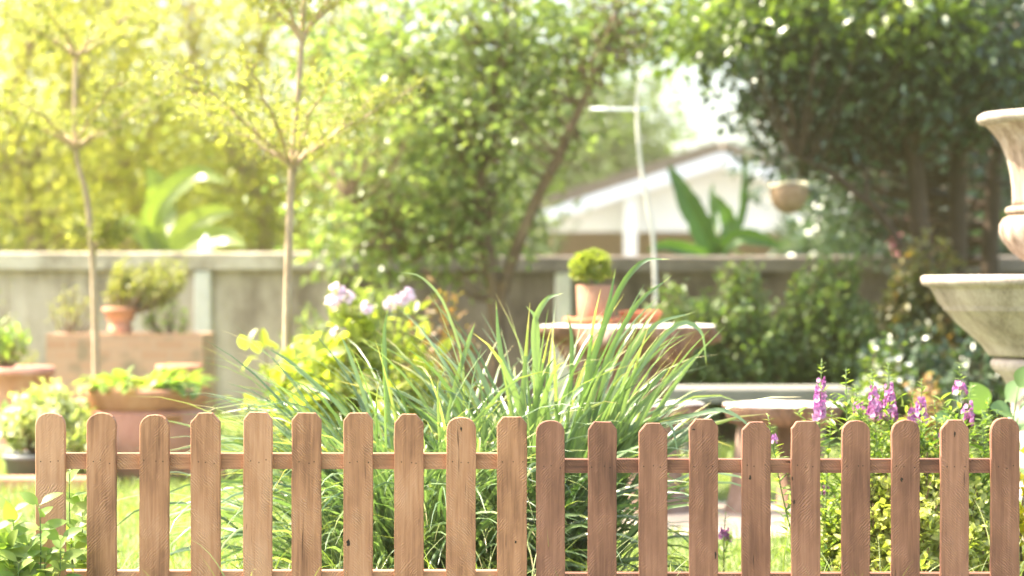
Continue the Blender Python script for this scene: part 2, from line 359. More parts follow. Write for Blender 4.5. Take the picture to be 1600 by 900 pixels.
M['slab'] = stonemat('weathered_slab_top', [(.34, .29, .25), (.52, .47, .42), (.66, .62, .58)], 7, bump=.3, stretch=(.5, 2, 1))
M['root'] = stonemat('root_wood', [(.05, .026, .017), (.22, .12, .08), (.46, .34, .28)], 9, bump=1.0, stretch=(1, 1, .5))
M['leg'] = stonemat('log_wood', [(.13, .08, .055), (.24, .15, .11), (.38, .27, .21)], 8, bump=.5, stretch=(1, 1, .3))
M['bench'] = stonemat('bench_stone', [(.12, .115, .10), (.18, .172, .15), (.24, .23, .20)], 4, bump=.25)
M['paving'] = stonemat('pale_paving', [(.26, .20, .15), (.36, .29, .23), (.44, .37, .31)], 5, bump=.2)
M['white_wall'] = stonemat('white_render', [(.70, .70, .66), (.78, .78, .75), (.82, .82, .80)], 2, bump=.05)
M['white_paint'] = plain('white_paint', (.72, .75, .80), .5)
M['roof'] = stonemat('roof_sheet', [(.09, .065, .052), (.15, .115, .095), (.22, .175, .15)], 3, bump=.2, stretch=(6, 1, 1))
M['blue_roof'] = plain('lavender_blue_sheet', (.30, .34, .60), .5)
M['plastic_grey'] = plain('grey_plastic', (.10, .105, .11), .5)
M['plastic_white'] = plain('white_plastic', (.75, .78, .80), .4)
M['coir'] = stonemat('coir_fibre', [(.20, .12, .075), (.30, .195, .125), (.40, .28, .19)], 20, bump=.8, fine=160)
M['coir_pale'] = stonemat('pale_coir', [(.42, .36, .26), (.56, .50, .38)], 30, bump=.8, fine=160)
M['wire'] = plain('rusty_wire', (.10, .085, .07), .6)
M['shed'] = stonemat('shed_boards', [(.20, .13, .08), (.32, .22, .14), (.42, .30, .20)], 5, bump=.4, stretch=(5, 1, .3))
M['orange_wood'] = stonemat('orange_post', [(.42, .22, .12), (.52, .30, .18)], 6, bump=.2)

def brickmat():
    m, N, L, b = mat_new('old_brick')
    tc = N.new('ShaderNodeTexCoord'); sp = N.new('ShaderNodeSeparateXYZ'); cb = N.new('ShaderNodeCombineXYZ')
    L.new(tc.outputs['Object'], sp.inputs[0])
    ad = N.new('ShaderNodeMath'); L.new(sp.outputs[0], ad.inputs[0]); L.new(sp.outputs[1], ad.inputs[1])
    L.new(ad.outputs[0], cb.inputs[0]); L.new(sp.outputs[2], cb.inputs[1])
    br = N.new('ShaderNodeTexBrick'); L.new(cb.outputs[0], br.inputs['Vector'])
    br.inputs['Scale'].default_value = 1; br.inputs['Brick Width'].default_value = .17; br.inputs['Row Height'].default_value = .06; br.inputs['Mortar Size'].default_value = .007
    br.inputs['Color1'].default_value = (.46, .25, .15, 1); br.inputs['Color2'].default_value = (.52, .32, .21, 1); br.inputs['Mortar'].default_value = (.48, .31, .21, 1)
    n = N.new('ShaderNodeTexNoise'); n.inputs['Scale'].default_value = 7; n.inputs['Detail'].default_value = 6; L.new(tc.outputs['Object'], n.inputs['Vector'])
    mr = N.new('ShaderNodeMapRange'); mr.inputs['From Min'].default_value = .52; mr.inputs['From Max'].default_value = .66; L.new(n.outputs['Fac'], mr.inputs['Value'])
    mx = N.new('ShaderNodeMix'); mx.data_type = 'RGBA'; L.new(mr.outputs[0], mx.inputs['Factor']); L.new(br.outputs['Color'], mx.inputs['A']); mx.inputs['B'].default_value = (.30, .22, .14, 1)
    L.new(mx.outputs['Result'], b.inputs['Base Color']); b.inputs['Roughness'].default_value = .9
    bp = N.new('ShaderNodeBump'); bp.inputs['Strength'].default_value = .5; bp.inputs['Distance'].default_value = .01; L.new(br.outputs['Fac'], bp.inputs['Height']); bp.invert = True
    L.new(bp.outputs[0], b.inputs['Normal']); return m
M['brick'] = brickmat()

def groundmat():
    m, N, L, b = mat_new('lawn_soil')
    tc = N.new('ShaderNodeTexCoord')
    n = N.new('ShaderNodeTexNoise'); n.inputs['Scale'].default_value = 1.3; n.inputs['Detail'].default_value = 8; L.new(tc.outputs['Object'], n.inputs['Vector'])
    n2 = N.new('ShaderNodeTexNoise'); n2.inputs['Scale'].default_value = 40; n2.inputs['Detail'].default_value = 4; L.new(tc.outputs['Object'], n2.inputs['Vector'])
    a = N.new('ShaderNodeMath'); a.operation = 'MULTIPLY_ADD'; L.new(n2.outputs['Fac'], a.inputs[0]); a.inputs[1].default_value = .5; L.new(n.outputs['Fac'], a.inputs[2])
    r = ramp(N, [(.08, .10, .03), (.135, .17, .055), (.20, .215, .09)], [.5, .75, 1.0]); L.new(a.outputs[0], r.inputs[0])
    L.new(r.outputs[0], b.inputs['Base Color']); b.inputs['Roughness'].default_value = .9
    bp = N.new('ShaderNodeBump'); bp.inputs['Strength'].default_value = .6; bp.inputs['Distance'].default_value = .03; L.new(n2.outputs['Fac'], bp.inputs['Height']); L.new(bp.outputs[0], b.inputs['Normal'])
    return m
M['ground'] = groundmat()

# ------------------------------------------------------------------ the setting: ground, paving, haze
mb = MB(); mb.add([[-90, -30, 0], [90, -30, 0], [90, 200, 0], [-90, 200, 0]], quads=[[0, 1, 2, 3]])
tag(mb.build('lawn', M['ground']), kind='structure')
mb = MB()
out = []
for k in range(40):
    a = k*2*PI/40; rr = 1+.12*noise.noise((math.cos(a)*2, math.sin(a)*2, 4))
    out.append([0.83+.62*rr*math.cos(a), 7.75+.62*rr*math.sin(a), .004])
out.append([.83, 7.75, .006])
mb.add(out, tris=[[k, (k+1) % 40, 40] for k in range(40)])
tag(mb.build('paving', M['paving']), kind='structure')

mb = MB(); mb.add([[-6, 21, .004], [30, 21, .004], [30, 41.9, .004], [-6, 41.9, .004]], quads=[[0, 1, 2, 3]])  # pale ground added to bounce light onto the house front
tag(mb.build('bounce_ground', stonemat('bounce_concrete', [(.20, .195, .18), (.27, .26, .245), (.34, .33, .31)], 1.5, bump=.1)), kind='structure')
FLARE_HAZE = True  # yellow air added to stand in for a sun-flare wash
if FLARE_HAZE:
    mb = MB(); box(mb, -70, 70, -14, 110, -1.0, 15.0)
    hz = mb.build('flare_haze', []); tag(hz, kind='stuff')
    m = bpy.data.materials.new('flare_haze_air'); m.use_nodes = True; N = m.node_tree.nodes; N.clear()
    v = N.new('ShaderNodeVolumePrincipled'); v.inputs['Color'].default_value = (1.0, .87, .42, 1); v.inputs['Density'].default_value = 0.0040
    v.inputs['Anisotropy'].default_value = 0.80
    o = N.new('ShaderNodeOutputMaterial'); m.node_tree.links.new(v.outputs[0], o.inputs['Volume'])
    hz.data.materials.append(m)
    m.cycles.homogeneous_volume = True

# ------------------------------------------------------------------ house, wall, far structures
def gable_house():
    d = 42.0; s = d/F
    t = thing('bungalow', 'white gabled bungalow with a sloping brown roof and pale fascia beyond the garden wall', 'house', (4.3, d, 0))
    eL = P(832, 338, d); ap = P(1122, 244, d); eR = np.array([2*ap[0]-eL[0], d, eL[2]])
    zb = P(0, 362, d)[2]; D = 9.0
    mb = MB()   # gable wall with the upper triangle
    mb.add([[eL[0]+.35, d, zb], [eR[0]-.35, d, zb], [eR[0]-.35, d, eR[2]-.05], [ap[0], d, ap[2]-.15], [eL[0]+.35, d, eL[2]-.05],
            [eL[0]+.35, d+.15, zb], [eR[0]-.35, d+.15, zb], [eR[0]-.35, d+.15, eR[2]-.05], [ap[0], d+.15, ap[2]-.15], [eL[0]+.35, d+.15, eL[2]-.05]],
           quads=[[0, 1, 6, 5], [0, 1, 3, 4], [5, 6, 8, 9]], tris=[[1, 2, 3], [6, 7, 8]])
    part(mb, 'gable', M['white_wall'], t)
    mb = MB(); box(mb, eL[0]+.5, eR[0]-.5, d+2.6, d+D, 0, zb+.6); part(mb, 'wall', M['shed'], t)
    mb = MB()
    for a, b in ((eL, ap), (ap, eR)):
        n = Vector((-(b[2]-a[2]), 0, b[0]-a[0])).normalized()*.24
        y0, y1 = d-.75, d+D+.5
        vv = [[a[0], y0, a[2]+.04], [b[0], y0, b[2]+.04], [b[0]+n.x, y0, b[2]+n.z+.04], [a[0]+n.x, y0, a[2]+n.z+.04]]
        vv = vv+[[x, y1, z] for x, _, z in vv]
        mb.add(vv, quads=[[0, 1, 2, 3], [7, 6, 5, 4], [3, 2, 6, 7], [0, 4, 5, 1], [0, 3, 7, 4], [1, 5, 6, 2]])
    rf = part(mb, 'roof', M['roof'], t)
    for a, b in ((eL, ap), (ap, eR)):
        mb = MB(); y0 = d-.79; h = .30
        vv = [[a[0], y0, a[2]-h+.05], [b[0], y0, b[2]-h+.05], [b[0], y0, b[2]+.03], [a[0], y0, a[2]+.03]]
        vv = vv+[[x, y0+.035, z] for x, _, z in vv]
        mb.add(vv, quads=[[0, 1, 2, 3], [7, 6, 5, 4], [3, 2, 6, 7], [0, 4, 5, 1], [0, 3, 7, 4], [1, 5, 6, 2]])
        part(mb, 'fascia', M['white_paint'], t)
    for px in (985, 1250):
        x = P(px, 0, d-.5)[0]; mb = MB(); z = 1.0
        top = eL[2]+(ap[2]-eL[2])*min(1, abs(x-eL[0])/(ap[0]-eL[0]))-.25 if px < 1122 else ap[2]-.9
        bbox(mb, x-.13, x+.13, d-.62, d-.36, 0, top, .02); part(mb, 'post', M['white_wall'], t)
    mb = MB(); a = P(655, 362, d); b = P(830, 376, d)   # low lean-to with a white gutter
    box(mb, a[0], b[0], d+.3, d+3, b[2], a[2]); part(mb, 'gutter', M['white_paint'], t)
    mb = MB(); box(mb, a[0]+.1, b[0]-.1, d+1.0, d+3, 0, b[2]-.01); part(mb, 'side_wall', M['shed'], t)
gable_house()

def garden_wall(px0, px1, d, ytop, ycap, cap, body, label, posts):
    a = P(px0, ytop, d); b = P(px1, ycap, d)
    t = thing('garden_wall', label, 'wall', ((a[0]+b[0])/2, d, 0))
    mb = MB(); bbox(mb, a[0], b[0], d-.07, d+.19, b[2], a[2], .012); part(mb, 'wall_cap', cap, t)
    mb = MB(); box(mb, a[0]+.01, b[0]-.01, d, d+.12, 0, b[2]-.002); part(mb, 'wall_panel', body, t)
    for p in posts:
        x = P(p, 0, d)[0]; mb = MB(); bbox(mb, x-.06, x+.06, d-.055, d+.02, 0, b[2]-.003, .012); part(mb, 'pillar', M['pillar'], t)
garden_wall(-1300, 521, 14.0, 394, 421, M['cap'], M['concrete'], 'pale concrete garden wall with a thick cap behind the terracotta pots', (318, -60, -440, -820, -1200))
garden_wall(521.5, 2600, 14.35, 400, 424, M['cap_shade'], M['concrete_shade'], 'brown shade-toned concrete garden wall behind the log table and shrubs', (880, 1260, 1640, 2020, 2400))

def shed():
    d = 19.0
    t = thing('wooden_shed', 'brown boarded shed with an orange corner post behind the pale wall', 'shed', (-4.1, d, 0))
    a = P(85, 362, d); b = P(168, 400, d)
    mb = MB(); box(mb, a[0]-.0, b[0], d, d+1.6, 0, a[2]); part(mb, 'wall', M['shed'], t)
    mb = MB(); x = P(166, 0, d)[0]; box(mb, x, x+.09, d-.05, d+.04, 0, a[2]+.06); part(mb, 'corner_post', M['orange_wood'], t)
    mb = MB(); box(mb, a[0]-.2, b[0]+.25, d-.25, d+1.8, a[2]+.062, a[2]+.11); part(mb, 'roof', M['shed'], t)
shed()
def blue_shed():
    d = 30.0
    t = thing('white_outbuilding', 'small white outbuilding with a lavender blue roof behind the dark trunks', 'shed', (7.6, d, 0))
    a = P(1535, 295, d); b = P(1680, 330, d)
    mb = MB(); box(mb, a[0]+.1, b[0], d, d+2.2, 0, P(0, 292, d)[2]); w_ = part(mb, 'wall', M['white_wall'], t)
    mb = MB(); box(mb, a[0]+.35, a[0]+1.0, d-.02, d+.01, .9, 1.75); part(mb, 'window', M['dark'], t)
    z0 = P(0, 290, d)[2]; z1 = P(0, 262, d)[2]
    mb = MB(); mb.add([[a[0]-.15, d-.3, z0], [b[0]+.2, d-.3, z0], [b[0]+.2, d+1.1, z1], [a[0]-.15, d+1.1, z1], [b[0]+.2, d+2.5, z0], [a[0]-.15, d+2.5, z0],
                       [a[0]-.15, d-.3, z0-.05], [b[0]+.2, d-.3, z0-.05], [b[0]+.2, d+2.5, z0-.05], [a[0]-.15, d+2.5, z0-.05]],
                      quads=[[0, 1, 2, 3], [3, 2, 4, 5], [0, 6, 7, 1], [6, 9, 8, 7], [5, 4, 8, 9]], tris=[[0, 3, 5], [1, 4, 2]])
    part(mb, 'roof', M['blue_roof'], t)
blue_shed()

# ------------------------------------------------------------------ trees
LEAF = simple_leaf(.5); LEAF_LONG = simple_leaf(.32); LEAF_ROUND = simple_leaf(.75)
def make_tree(name, label, cat, trunks, blobs, leafm, barkm, lsize, group=None, tmpl=LEAF, spread=.16, perclump=26, twig=.006, up=.9, clump_rnd=.55, extra=None):
    """trunks: rows (px, py, d, radius m); blobs: (px, py, d, rx m, ry m, rz m, clumps)"""
    tk = MB(); cr = MB(); spine = []
    for tr in trunks:
        pts = smooth_path([[*P(a, b, d), r] for a, b, d, r in tr], 18)
        w_ = pts[:, :3]+rng.normal(0, .004, (len(pts), 3))
        tube(tk, w_, pts[:, 3], 9); spine.append(np.hstack([w_, pts[:, 3:]]))
    sp = np.vstack(spine); base = sp[0, :3].copy(); base[2] = 0
    for (px, py, d, rx, ry, rz, nc) in blobs:
        c = P(px, py, d)
        dirs = norm(rng.normal(0, 1, (nc, 3))); rad = rng.uniform(.25, 1.0, nc)**.55
        cl = c+dirs*rad[:, None]*np.array([rx, ry, rz])*(1+.22*rng.normal(0, 1, (nc, 1)))
        cl[:, 2] = np.maximum(cl[:, 2], .25)
        for q in cl:
            dd = np.linalg.norm(sp[:, :3]-q, axis=1)+np.maximum(0, sp[:, 2]-q[2]+.15)*1.5
            k = int(np.argmin(dd)); s0 = sp[k, :3]
            mid = (s0+q)/2+np.array([0, 0, -.06])+rng.normal(0, .05, 3)
            r0 = min(sp[k, 3]*.55, twig*2.2)
            tube(tk, smooth_path([s0, mid, q], 6), np.linspace(r0, twig*.4, 7), 5, cap=False)
            n = max(4, int(perclump*rng.uniform(.55, 1.4))); cv = rng.uniform()
            off = rng.normal(0, spread, (n, 3))*np.array([1.15, 1.15, .75])
            ax = norm(off+np.array([0, 0, -.25*spread]))+rng.normal(0, .55, (n, 3)); 
            upv = np.array([0, 0, up])+rng.normal(0, .55, (n, 3))
            scatter(cr, tmpl, q+off, ax, upv, lsize*rng.uniform(.65, 1.25, n), np.clip(cv*clump_rnd+(1-clump_rnd)*rng.uniform(0, 1, n), 0, 1))
    t = thing(name, label, cat, base, group)
    part(tk, 'trunk', barkm, t, True); part(cr, 'crown', leafm, t)
    return t

# yellow-green tree with two stems in the middle of the garden
make_tree('garden_tree', 'bright yellow-green garden tree with two crossing brown stems behind the log table', 'tree',
    [[(778, 640, 12.3, .055), (775, 470, 12.3, .05), (752, 340, 12.3, .042), (755, 250, 12.3, .035), (775, 120, 12.3, .026), (800, -60, 12.3, .015)],
     [(776, 600, 12.3, .05), (782, 470, 12.3, .042), (822, 350, 12.2, .036), (872, 245, 12.1, .03), (925, 120, 12, .022), (965, 10, 12, .014)],
     [(755, 360, 12.3, .03), (690, 385, 12.2, .026), (620, 360, 12.1, .022), (545, 310, 12, .014)],
     [(757, 250, 12.3, .024), (690, 160, 12.5, .018), (600, 60, 12.6, .010)]],
    [(640, 230, 12.2, .55, .7, .5, 85), (790, 150, 12.4, .5, .7, .55, 85), (700, 20, 12.4, .8, .8, .45, 85), (890, 50, 12.2, .45, .7, .42, 56),
     (560, 110, 12.5, .45, .6, .5, 50), (640, 330, 12.2, .4, .5, .2, 32), (1010, 10, 12.2, .4, .5, .25, 36), (740, 320, 12.7, .3, .4, .2, 22), (610, 385, 12.2, .32, .35, .15, 22), (700, 395, 12.1, .16, .3, .14, 9), (545, 365, 12.3, .2, .3, .14, 12)],
    M['midtree'], M['bark'], .08, spread=.14, perclump=20, twig=.006)

# dark tree on the right
make_tree('shade_tree', 'dark dense-leaved shade tree with several bare trunks behind the stone fountain', 'tree',
    [[(1446, 560, 12.8, .075), (1440, 380, 12.8, .065), (1425, 240, 12.8, .055), (1395, 120, 12.8, .04), (1360, -20, 12.8, .025)],
     [(1500, 560, 13.1, .075), (1496, 380, 13.1, .065), (1502, 180, 13.1, .055), (1520, 20, 13.1, .04)],
     [(1550, 560, 13.4, .07), (1548, 380, 13.4, .06), (1562, 200, 13.4, .05), (1600, 20, 13.4, .04)],
     [(1412, 400, 12.4, .022), (1392, 356, 12.4, .026), (1342, 305, 12.3, .023), (1300, 272, 12.3, .02), (1250, 246, 12.3, .013)],
     [(1356, 312, 12.3, .016), (1352, 270, 12.4, .013), (1335, 240, 12.5, .01)]],
    [(1400, 90, 12.6, .75, .9, .45, 150), (1540, 70, 12.8, .6, .9, .5, 130), (1240, 60, 12.6, .45, .8, .35, 85), (1280, 190, 12.8, .36, .6, .28, 52), (1165, 120, 12.6, .22, .5, .24, 13),
     (1400, -60, 12.6, 1.0, .9, .5, 110), (1510, 170, 12.9, .30, .5, .16, 26), (1225, 225, 13.0, .16, .3, .10, 9), (1350, 180, 13.2, .4, .4, .3, 40), (1345, 285, 13.9, .36, .5, .26, 40), (1385, 345, 14.2, .3, .4, .2, 26)],
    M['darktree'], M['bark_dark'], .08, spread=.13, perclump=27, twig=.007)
# fresh lit sprays reaching over from the yellow-green side
make_tree('overhanging_tree', 'fresh green tree reaching over between the bungalow roof and the dark shade tree', 'tree',
    [[(1478, 560, 13.7, .04), (1470, 380, 13.7, .035), (1420, 210, 13.6, .03), (1280, 80, 13.4, .02), (1130, 20, 13.3, .012)]],
    [(1130, 40, 13.0, .42, .6, .26, 60), (1250, 20, 12.2, .45, .5, .22, 44), (1400, 10, 11.9, .35, .4, .15, 24), (1090, 50, 13.6, .25, .4, .15, 9), (1470, 60, 11.9, .12, .2, .14, 9)],
    M['darkfresh'], M['bark_dark'], .10, spread=.12, perclump=18)

# dense trees behind the left wall
lt = [(-260, 17.5, 'yellow-green tree beyond the left edge of the pale wall', 80), (-560, 18.0, 'farther yellow-green tree beyond the left end of the pale wall', 80), (40, 17.0, 'loose yellow-green tree behind the far left end of the pale wall', 110), (200, 18.5, 'tall yellow-green tree behind the pale wall and the thin left sapling', 120),
      (400, 17.5, 'thick yellow-green tree behind the pale wall and the forked sapling', 120)]
for (px, d, lab, nc) in lt:
    k = 3111/d
    make_tree('wall_tree', lab, 'tree',
        [[(px, 450+.9*k, d, .09), (px+15, 350, d, .07), (px-20, 180, d, .055), (px+25, 0, d, .035), (px, -140, d, .02)],
         [(px-5, 300, d, .045), (px-75, 160, d-.1, .035), (px-110, 20, d-.2, .02)], [(px+5, 260, d, .045), (px+80, 130, d+.1, .03), (px+130, 0, d, .018)]],
        [(px-10, 60, d, 1.05, .9, .8, nc), (px+20, 240, d-.2, .95, .7, .5, nc//2), (px, -120, d, .8, .8, .5, nc//3), (px+10, 345, d-.3, .8, .5, .18, nc//4)],
        M['lefttree'], M['bark_pale'], .08, group='trees behind the pale wall', spread=.25, perclump=38)

# far trees: each its own trunk and crown
ft = [(-60, 27, 330, 1.7, 'far low bushy tree at the left edge beyond the wall trees'), (150, 31, 280, 1.8, 'far low tree seen under the left canopy above the shed'),
      (400, 29, 300, 1.7, 'far low tree behind the forked sapling'), (600, 33, 380, 1.7, 'far tree left of the garden tree canopy'), (720, 36, 420, 1.6, 'far tree straight behind the garden tree stems'),
      (860, 50, 330, 2.6, 'far round tree rising behind the left slope of the bungalow roof'), (950, 60, 330, 2.5, 'far tree behind the middle of the bungalow roof'), (930, 52, 400, 1.9, 'tall far tree behind the crossbar of the white pole'),
      (1385, 24, 430, 1.1, 'far dark tree behind the hanging basket'), (1420, 22, 480, 1.3, 'far dark tree between the shade tree trunks'), (1600, 26, 470, 1.5, 'far dark tree behind the urn'),
      (1740, 24, 500, 1.5, 'far dark tree beyond the right edge of the fountain')]
for i, (px, d, hpx, rw, lab) in enumerate(ft):
    k = 3111/d; top = 450-hpx*.9; zc = (450-hpx*.45); dark = px > 1200
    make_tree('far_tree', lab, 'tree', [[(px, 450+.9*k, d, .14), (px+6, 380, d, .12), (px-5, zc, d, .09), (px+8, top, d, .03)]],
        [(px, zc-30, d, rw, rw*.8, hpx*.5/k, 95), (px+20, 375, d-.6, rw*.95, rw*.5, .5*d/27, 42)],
        M['darktree'] if dark else M['farglow'] if px < 650 else M['fartree'], M['bark_dark'], .24 if d < 40 else .34, group='far trees beyond the garden', spread=.30 if d < 40 else .5, perclump=24, twig=.012)

# young saplings with layered umbrella branches
def sapling(label, base, whorls, ctrl, rad, leaf, seed, leaves):
    g = np.random.default_rng(seed)
    tk = MB(); cr = MB()
    pts = smooth_path([P(*c) for c in ctrl], 24); tube(tk, pts, np.linspace(rad, rad*.45, len(pts)), 9)
    for (px, py, d, reach, rise, nb, inner) in whorls:
        o = P(px, py, d)
        for b in range(nb):
            az = 2*PI*(b+.5*g.uniform())/nb+.2; L = reach*g.uniform(.75, 1.1)
            dv = np.array([math.cos(az), math.sin(az), 0]); n = 9
            br = np.array([o+dv*L*t+np.array([0, 0, rise*L*(t**.85)]) for t in np.linspace(0, 1, n)])+g.normal(0, .006, (n, 3))
            tube(tk, br, np.linspace(rad*.5, .0022, n), 6, cap=False)
            for s in range(13):
                t = .22+.78*s/12; p0 = br[min(n-1, int(t*(n-1)))]
                sd = (1 if s % 2 else -1)
                td = norm(dv*.8+sd*np.array([-dv[1], dv[0], 0])*g.uniform(.4, 1.0)+np.array([0, 0, g.uniform(.0, .9)]))
                ln = L*.34*(1.15-t*.6)*g.uniform(.7, 1.2)
                tw = np.array([p0+td*ln*u for u in np.linspace(0, 1, 4)])
                tube(tk, tw, np.linspace(.0022, .0010, 4), 4, cap=False)
                m = int(leaves*g.uniform(.7, 1.3))
                u = g.uniform(.05, 1.08, m)[:, None]
                pp = p0+td*ln*u+g.normal(0, .018, (m, 3))
                ax = td+g.normal(0, .8, (m, 3)); 
                scatter(cr, LEAF, pp, ax, np.array([0, 0, 1.])+g.normal(0, .5, (m, 3)), leaf*g.uniform(.6, 1.25, m), g.uniform(0, 1, m))
    b = P(*ctrl[0]); b[2] = 0
    t = thing('sapling', label, 'tree', b, 'young saplings with layered crowns')
    part(tk, 'trunk', M['bark_pale'], t, True); part(cr, 'crown', M['sapling'], t)
sapling('pale-stemmed young sapling with layered tiny leaves and a fork at the top', None,
    [(456, 262, 8.0, .56, .62, 9, 0), (472, 62, 8.0, .42, .95, 5, 0), (478, -40, 8.0, .5, .5, 6, 0)],
    [(446, 800, 8.0), (448, 560, 8.0), (450, 420, 8.0), (456, 262, 8.0), (464, 160, 8.0), (472, 62, 8.0), (478, -70, 8.0)], .0205, .027, 5, 34)
sapling('thin young sapling with a flat spreading crown behind the terracotta basin', None,
    [(118, 232, 9.8, .60, .45, 8, 0), (150, 385, 9.8, .2, .55, 3, 0), (120, 90, 9.8, .5, .5, 6, 0)],
    [(152, 735, 9.8), (150, 560, 9.8), (146, 430, 9.8), (136, 310, 9.8), (118, 232, 9.8), (118, 80, 9.8)], .021, .033, 6, 30)

# banana plants
def banana_leaf(mb, base, ctrl, width, seed, rnd):
    """long blade on a curved midrib, torn edges"""
    g = np.random.default_rng(seed); n = 22
    pts = smooth_path(ctrl, n); n = len(pts)
    tan = norm(np.gradient(pts, axis=0)); side = norm(np.cross(tan, np.array([0, -1.0, .25]))); nr = np.cross(side, tan)
    v = []; q = []
    for i in range(n):
        t = i/(n-1); s = max(.02, math.sin(PI*min(1, .06+.94*t)**.8)**.7)*width
        a, b = g.uniform(.82, 1.05, 2)
        v += [pts[i]-side[i]*s*a+nr[i]*s*.35, pts[i], pts[i]+side[i]*s*b+nr[i]*s*.35]
    for i in range(n-1):
        a = i*3; q += [[a, a+1, a+4, a+3], [a+1, a+2, a+5, a+4]]
    mb.add(v, quads=q, rnd=rnd)
def banana(label, stem, leaves, m, d):
    t = thing('banana_plant', label, 'plant', P(stem[0], 450+.9*F/d, d))
    mb = MB(); b = P(stem[0], 450+.9*F/d, d); b[2] = 0
    tube(mb, smooth_path([b, P(stem[0]+3, 430, d), P(stem[1], stem[2], d)], 8), np.linspace(.09, .045, 9), 10); part(mb, 'stem', M['stem'], t, True)
    for i, (ct, w_) in enumerate(leaves):
        mb = MB(); c = [P(stem[1], stem[2], d)]+[P(a, b, d+e) for a, b, e in ct]
        banana_leaf(mb, None, c, w_, i, .2+.6*(i % 3)/2); part(mb, 'leaf', m, t)
banana('dark green banana plant with upright torn leaves behind the brown wall', (1120, 1118, 405),
    [([(1098, 362, 0), (1072, 312, .0), (1044, 256, .05)], .105), ([(1150, 372, -.1), (1190, 375, -.1), (1222, 388, -.1)], .07), ([(1116, 350, .2), (1112, 310, .25), (1114, 285, .3)], .03),
     ([(1155, 350, .1), (1163, 290, .1), (1160, 235, .15)], .035), ([(1075, 392, -.2), (1040, 385, -.3), (1010, 392, -.4)], .06), ([(1140, 360, .3), (1128, 325, .3), (1108, 300, .3)], .07)], M['banana'], 15.4)
banana('pale green banana plant with broad arching leaves behind the pale wall', (262, 262, 410),
    [([(240, 350, 0), (262, 305, -.1), (310, 272, -.2), (352, 285, -.3)], .10), ([(230, 375, 0), (205, 350, 0), (180, 345, 0)], .08), ([(290, 360, .1), (330, 335, .1), (365, 330, .1)], .10),
     ([(255, 340, .3), (245, 290, .3), (230, 260, .3)], .11), ([(300, 380, -.2), (350, 370, -.3), (385, 385, -.4)], .10)], M['banana_pale'], 15.2)

# ------------------------------------------------------------------ shrubs
def shrub(name, label, cat, px, d, ytop, wpx, leafm, lsize, nst, perst, tmpl=LEAF, group=None, barkm=None, lean=0, flowers=None, dome=True, jag=.25, ground=0.0):
    """many upright stems from the base, leaves along each; optional flower heads (material, size, count per head, heads)"""
    k = F/d; H = EYE-(ytop-450)/k-ground; W = wpx/k/2; b = P(px, 0, d); b[2] = ground
    st = MB(); cr = MB(); tips = []
    for i in range(nst):
        a = rng.uniform(0, 2*PI); rr = math.sqrt(rng.uniform(0, 1))
        hx = (1-.55*rr**2) if dome else 1
        tip = b+np.array([rr*W*math.cos(a)+lean, rr*W*.8*math.sin(a), H*hx*rng.uniform(1-jag, 1.0)])
        foot = b+np.array([rr*W*.30*math.cos(a), rr*W*.25*math.sin(a), 0])
        mid = foot*.45+tip*.55+np.array([rr*W*.18*math.cos(a), 0, 0])+rng.normal(0, .02, 3)
        pth = smooth_path([foot, mid, tip], 8); tube(st, pth, np.linspace(.006, .0018, len(pth)), 5, cap=False); tips.append(tip)
        n = int(perst*rng.uniform(.7, 1.3)); u = rng.uniform(.22, 1.0, n)**.8; idx = u*(len(pth)-1); i0 = np.minimum(idx.astype(int), len(pth)-2); fr = (idx-i0)[:, None]
        pp = pth[i0]*(1-fr)+pth[i0+1]*fr+rng.normal(0, lsize*.45, (n, 3))
        pp[:, 2] = np.maximum(pp[:, 2], ground+.02)
        ax = rng.normal(0, .8, (n, 3))+np.array([0, 0, .35]); cv = rng.uniform()
        scatter(cr, tmpl, pp, ax, np.array([0, -.15, .9])+rng.normal(0, .5, (n, 3)), lsize*rng.uniform(.6, 1.2, n), np.clip(.45*cv+.45*rng.uniform(0, 1, n)+.12*u**3, 0, 1))
    t = thing(name, label, cat, b, group)
    part(st, 'stem', barkm or M['stem_brown'], t, True); part(cr, 'foliage', leafm, t)
    if flowers:
        fm, fs, per, heads = flowers
        tips.sort(key=lambda q: -q[2]+rng.uniform(0, .12))
        pos = heads if isinstance(heads, list) else None
        for h in range(len(pos) if pos else heads):
            mb = MB(); c = P(*pos[h], d-.12) if pos else tips[h % len(tips)] if heads < len(tips) else tips[h % len(tips)]+rng.normal(0, .04, 3)
            if pos: tube(mb, [c, c+np.array([0, .01, -.03])], [.003, .002], 5, mat=0)
            pp = c+norm(rng.normal(0, 1, (per, 3)))*fs*(1.35 if per > 1 else .1)*np.array([1, 1, .8])
            for j in range(5):
                a = j*2*PI/5+rng.uniform(0, 1, per)
                n_ = norm(pp-c+np.array([0, -.01, .01])); u_ = norm(np.cross(n_, [.3, .2, 1.])); v_ = np.cross(n_, u_)
                scatter(mb, simple_leaf(.8, .1, .1), pp, u_*np.cos(a)[:, None]+v_*np.sin(a)[:, None]+n_*.35, n_, fs*rng.uniform(.8, 1.2, per), rng.uniform(0, 1, per))
            part(mb, 'flower', fm, t)
    return t

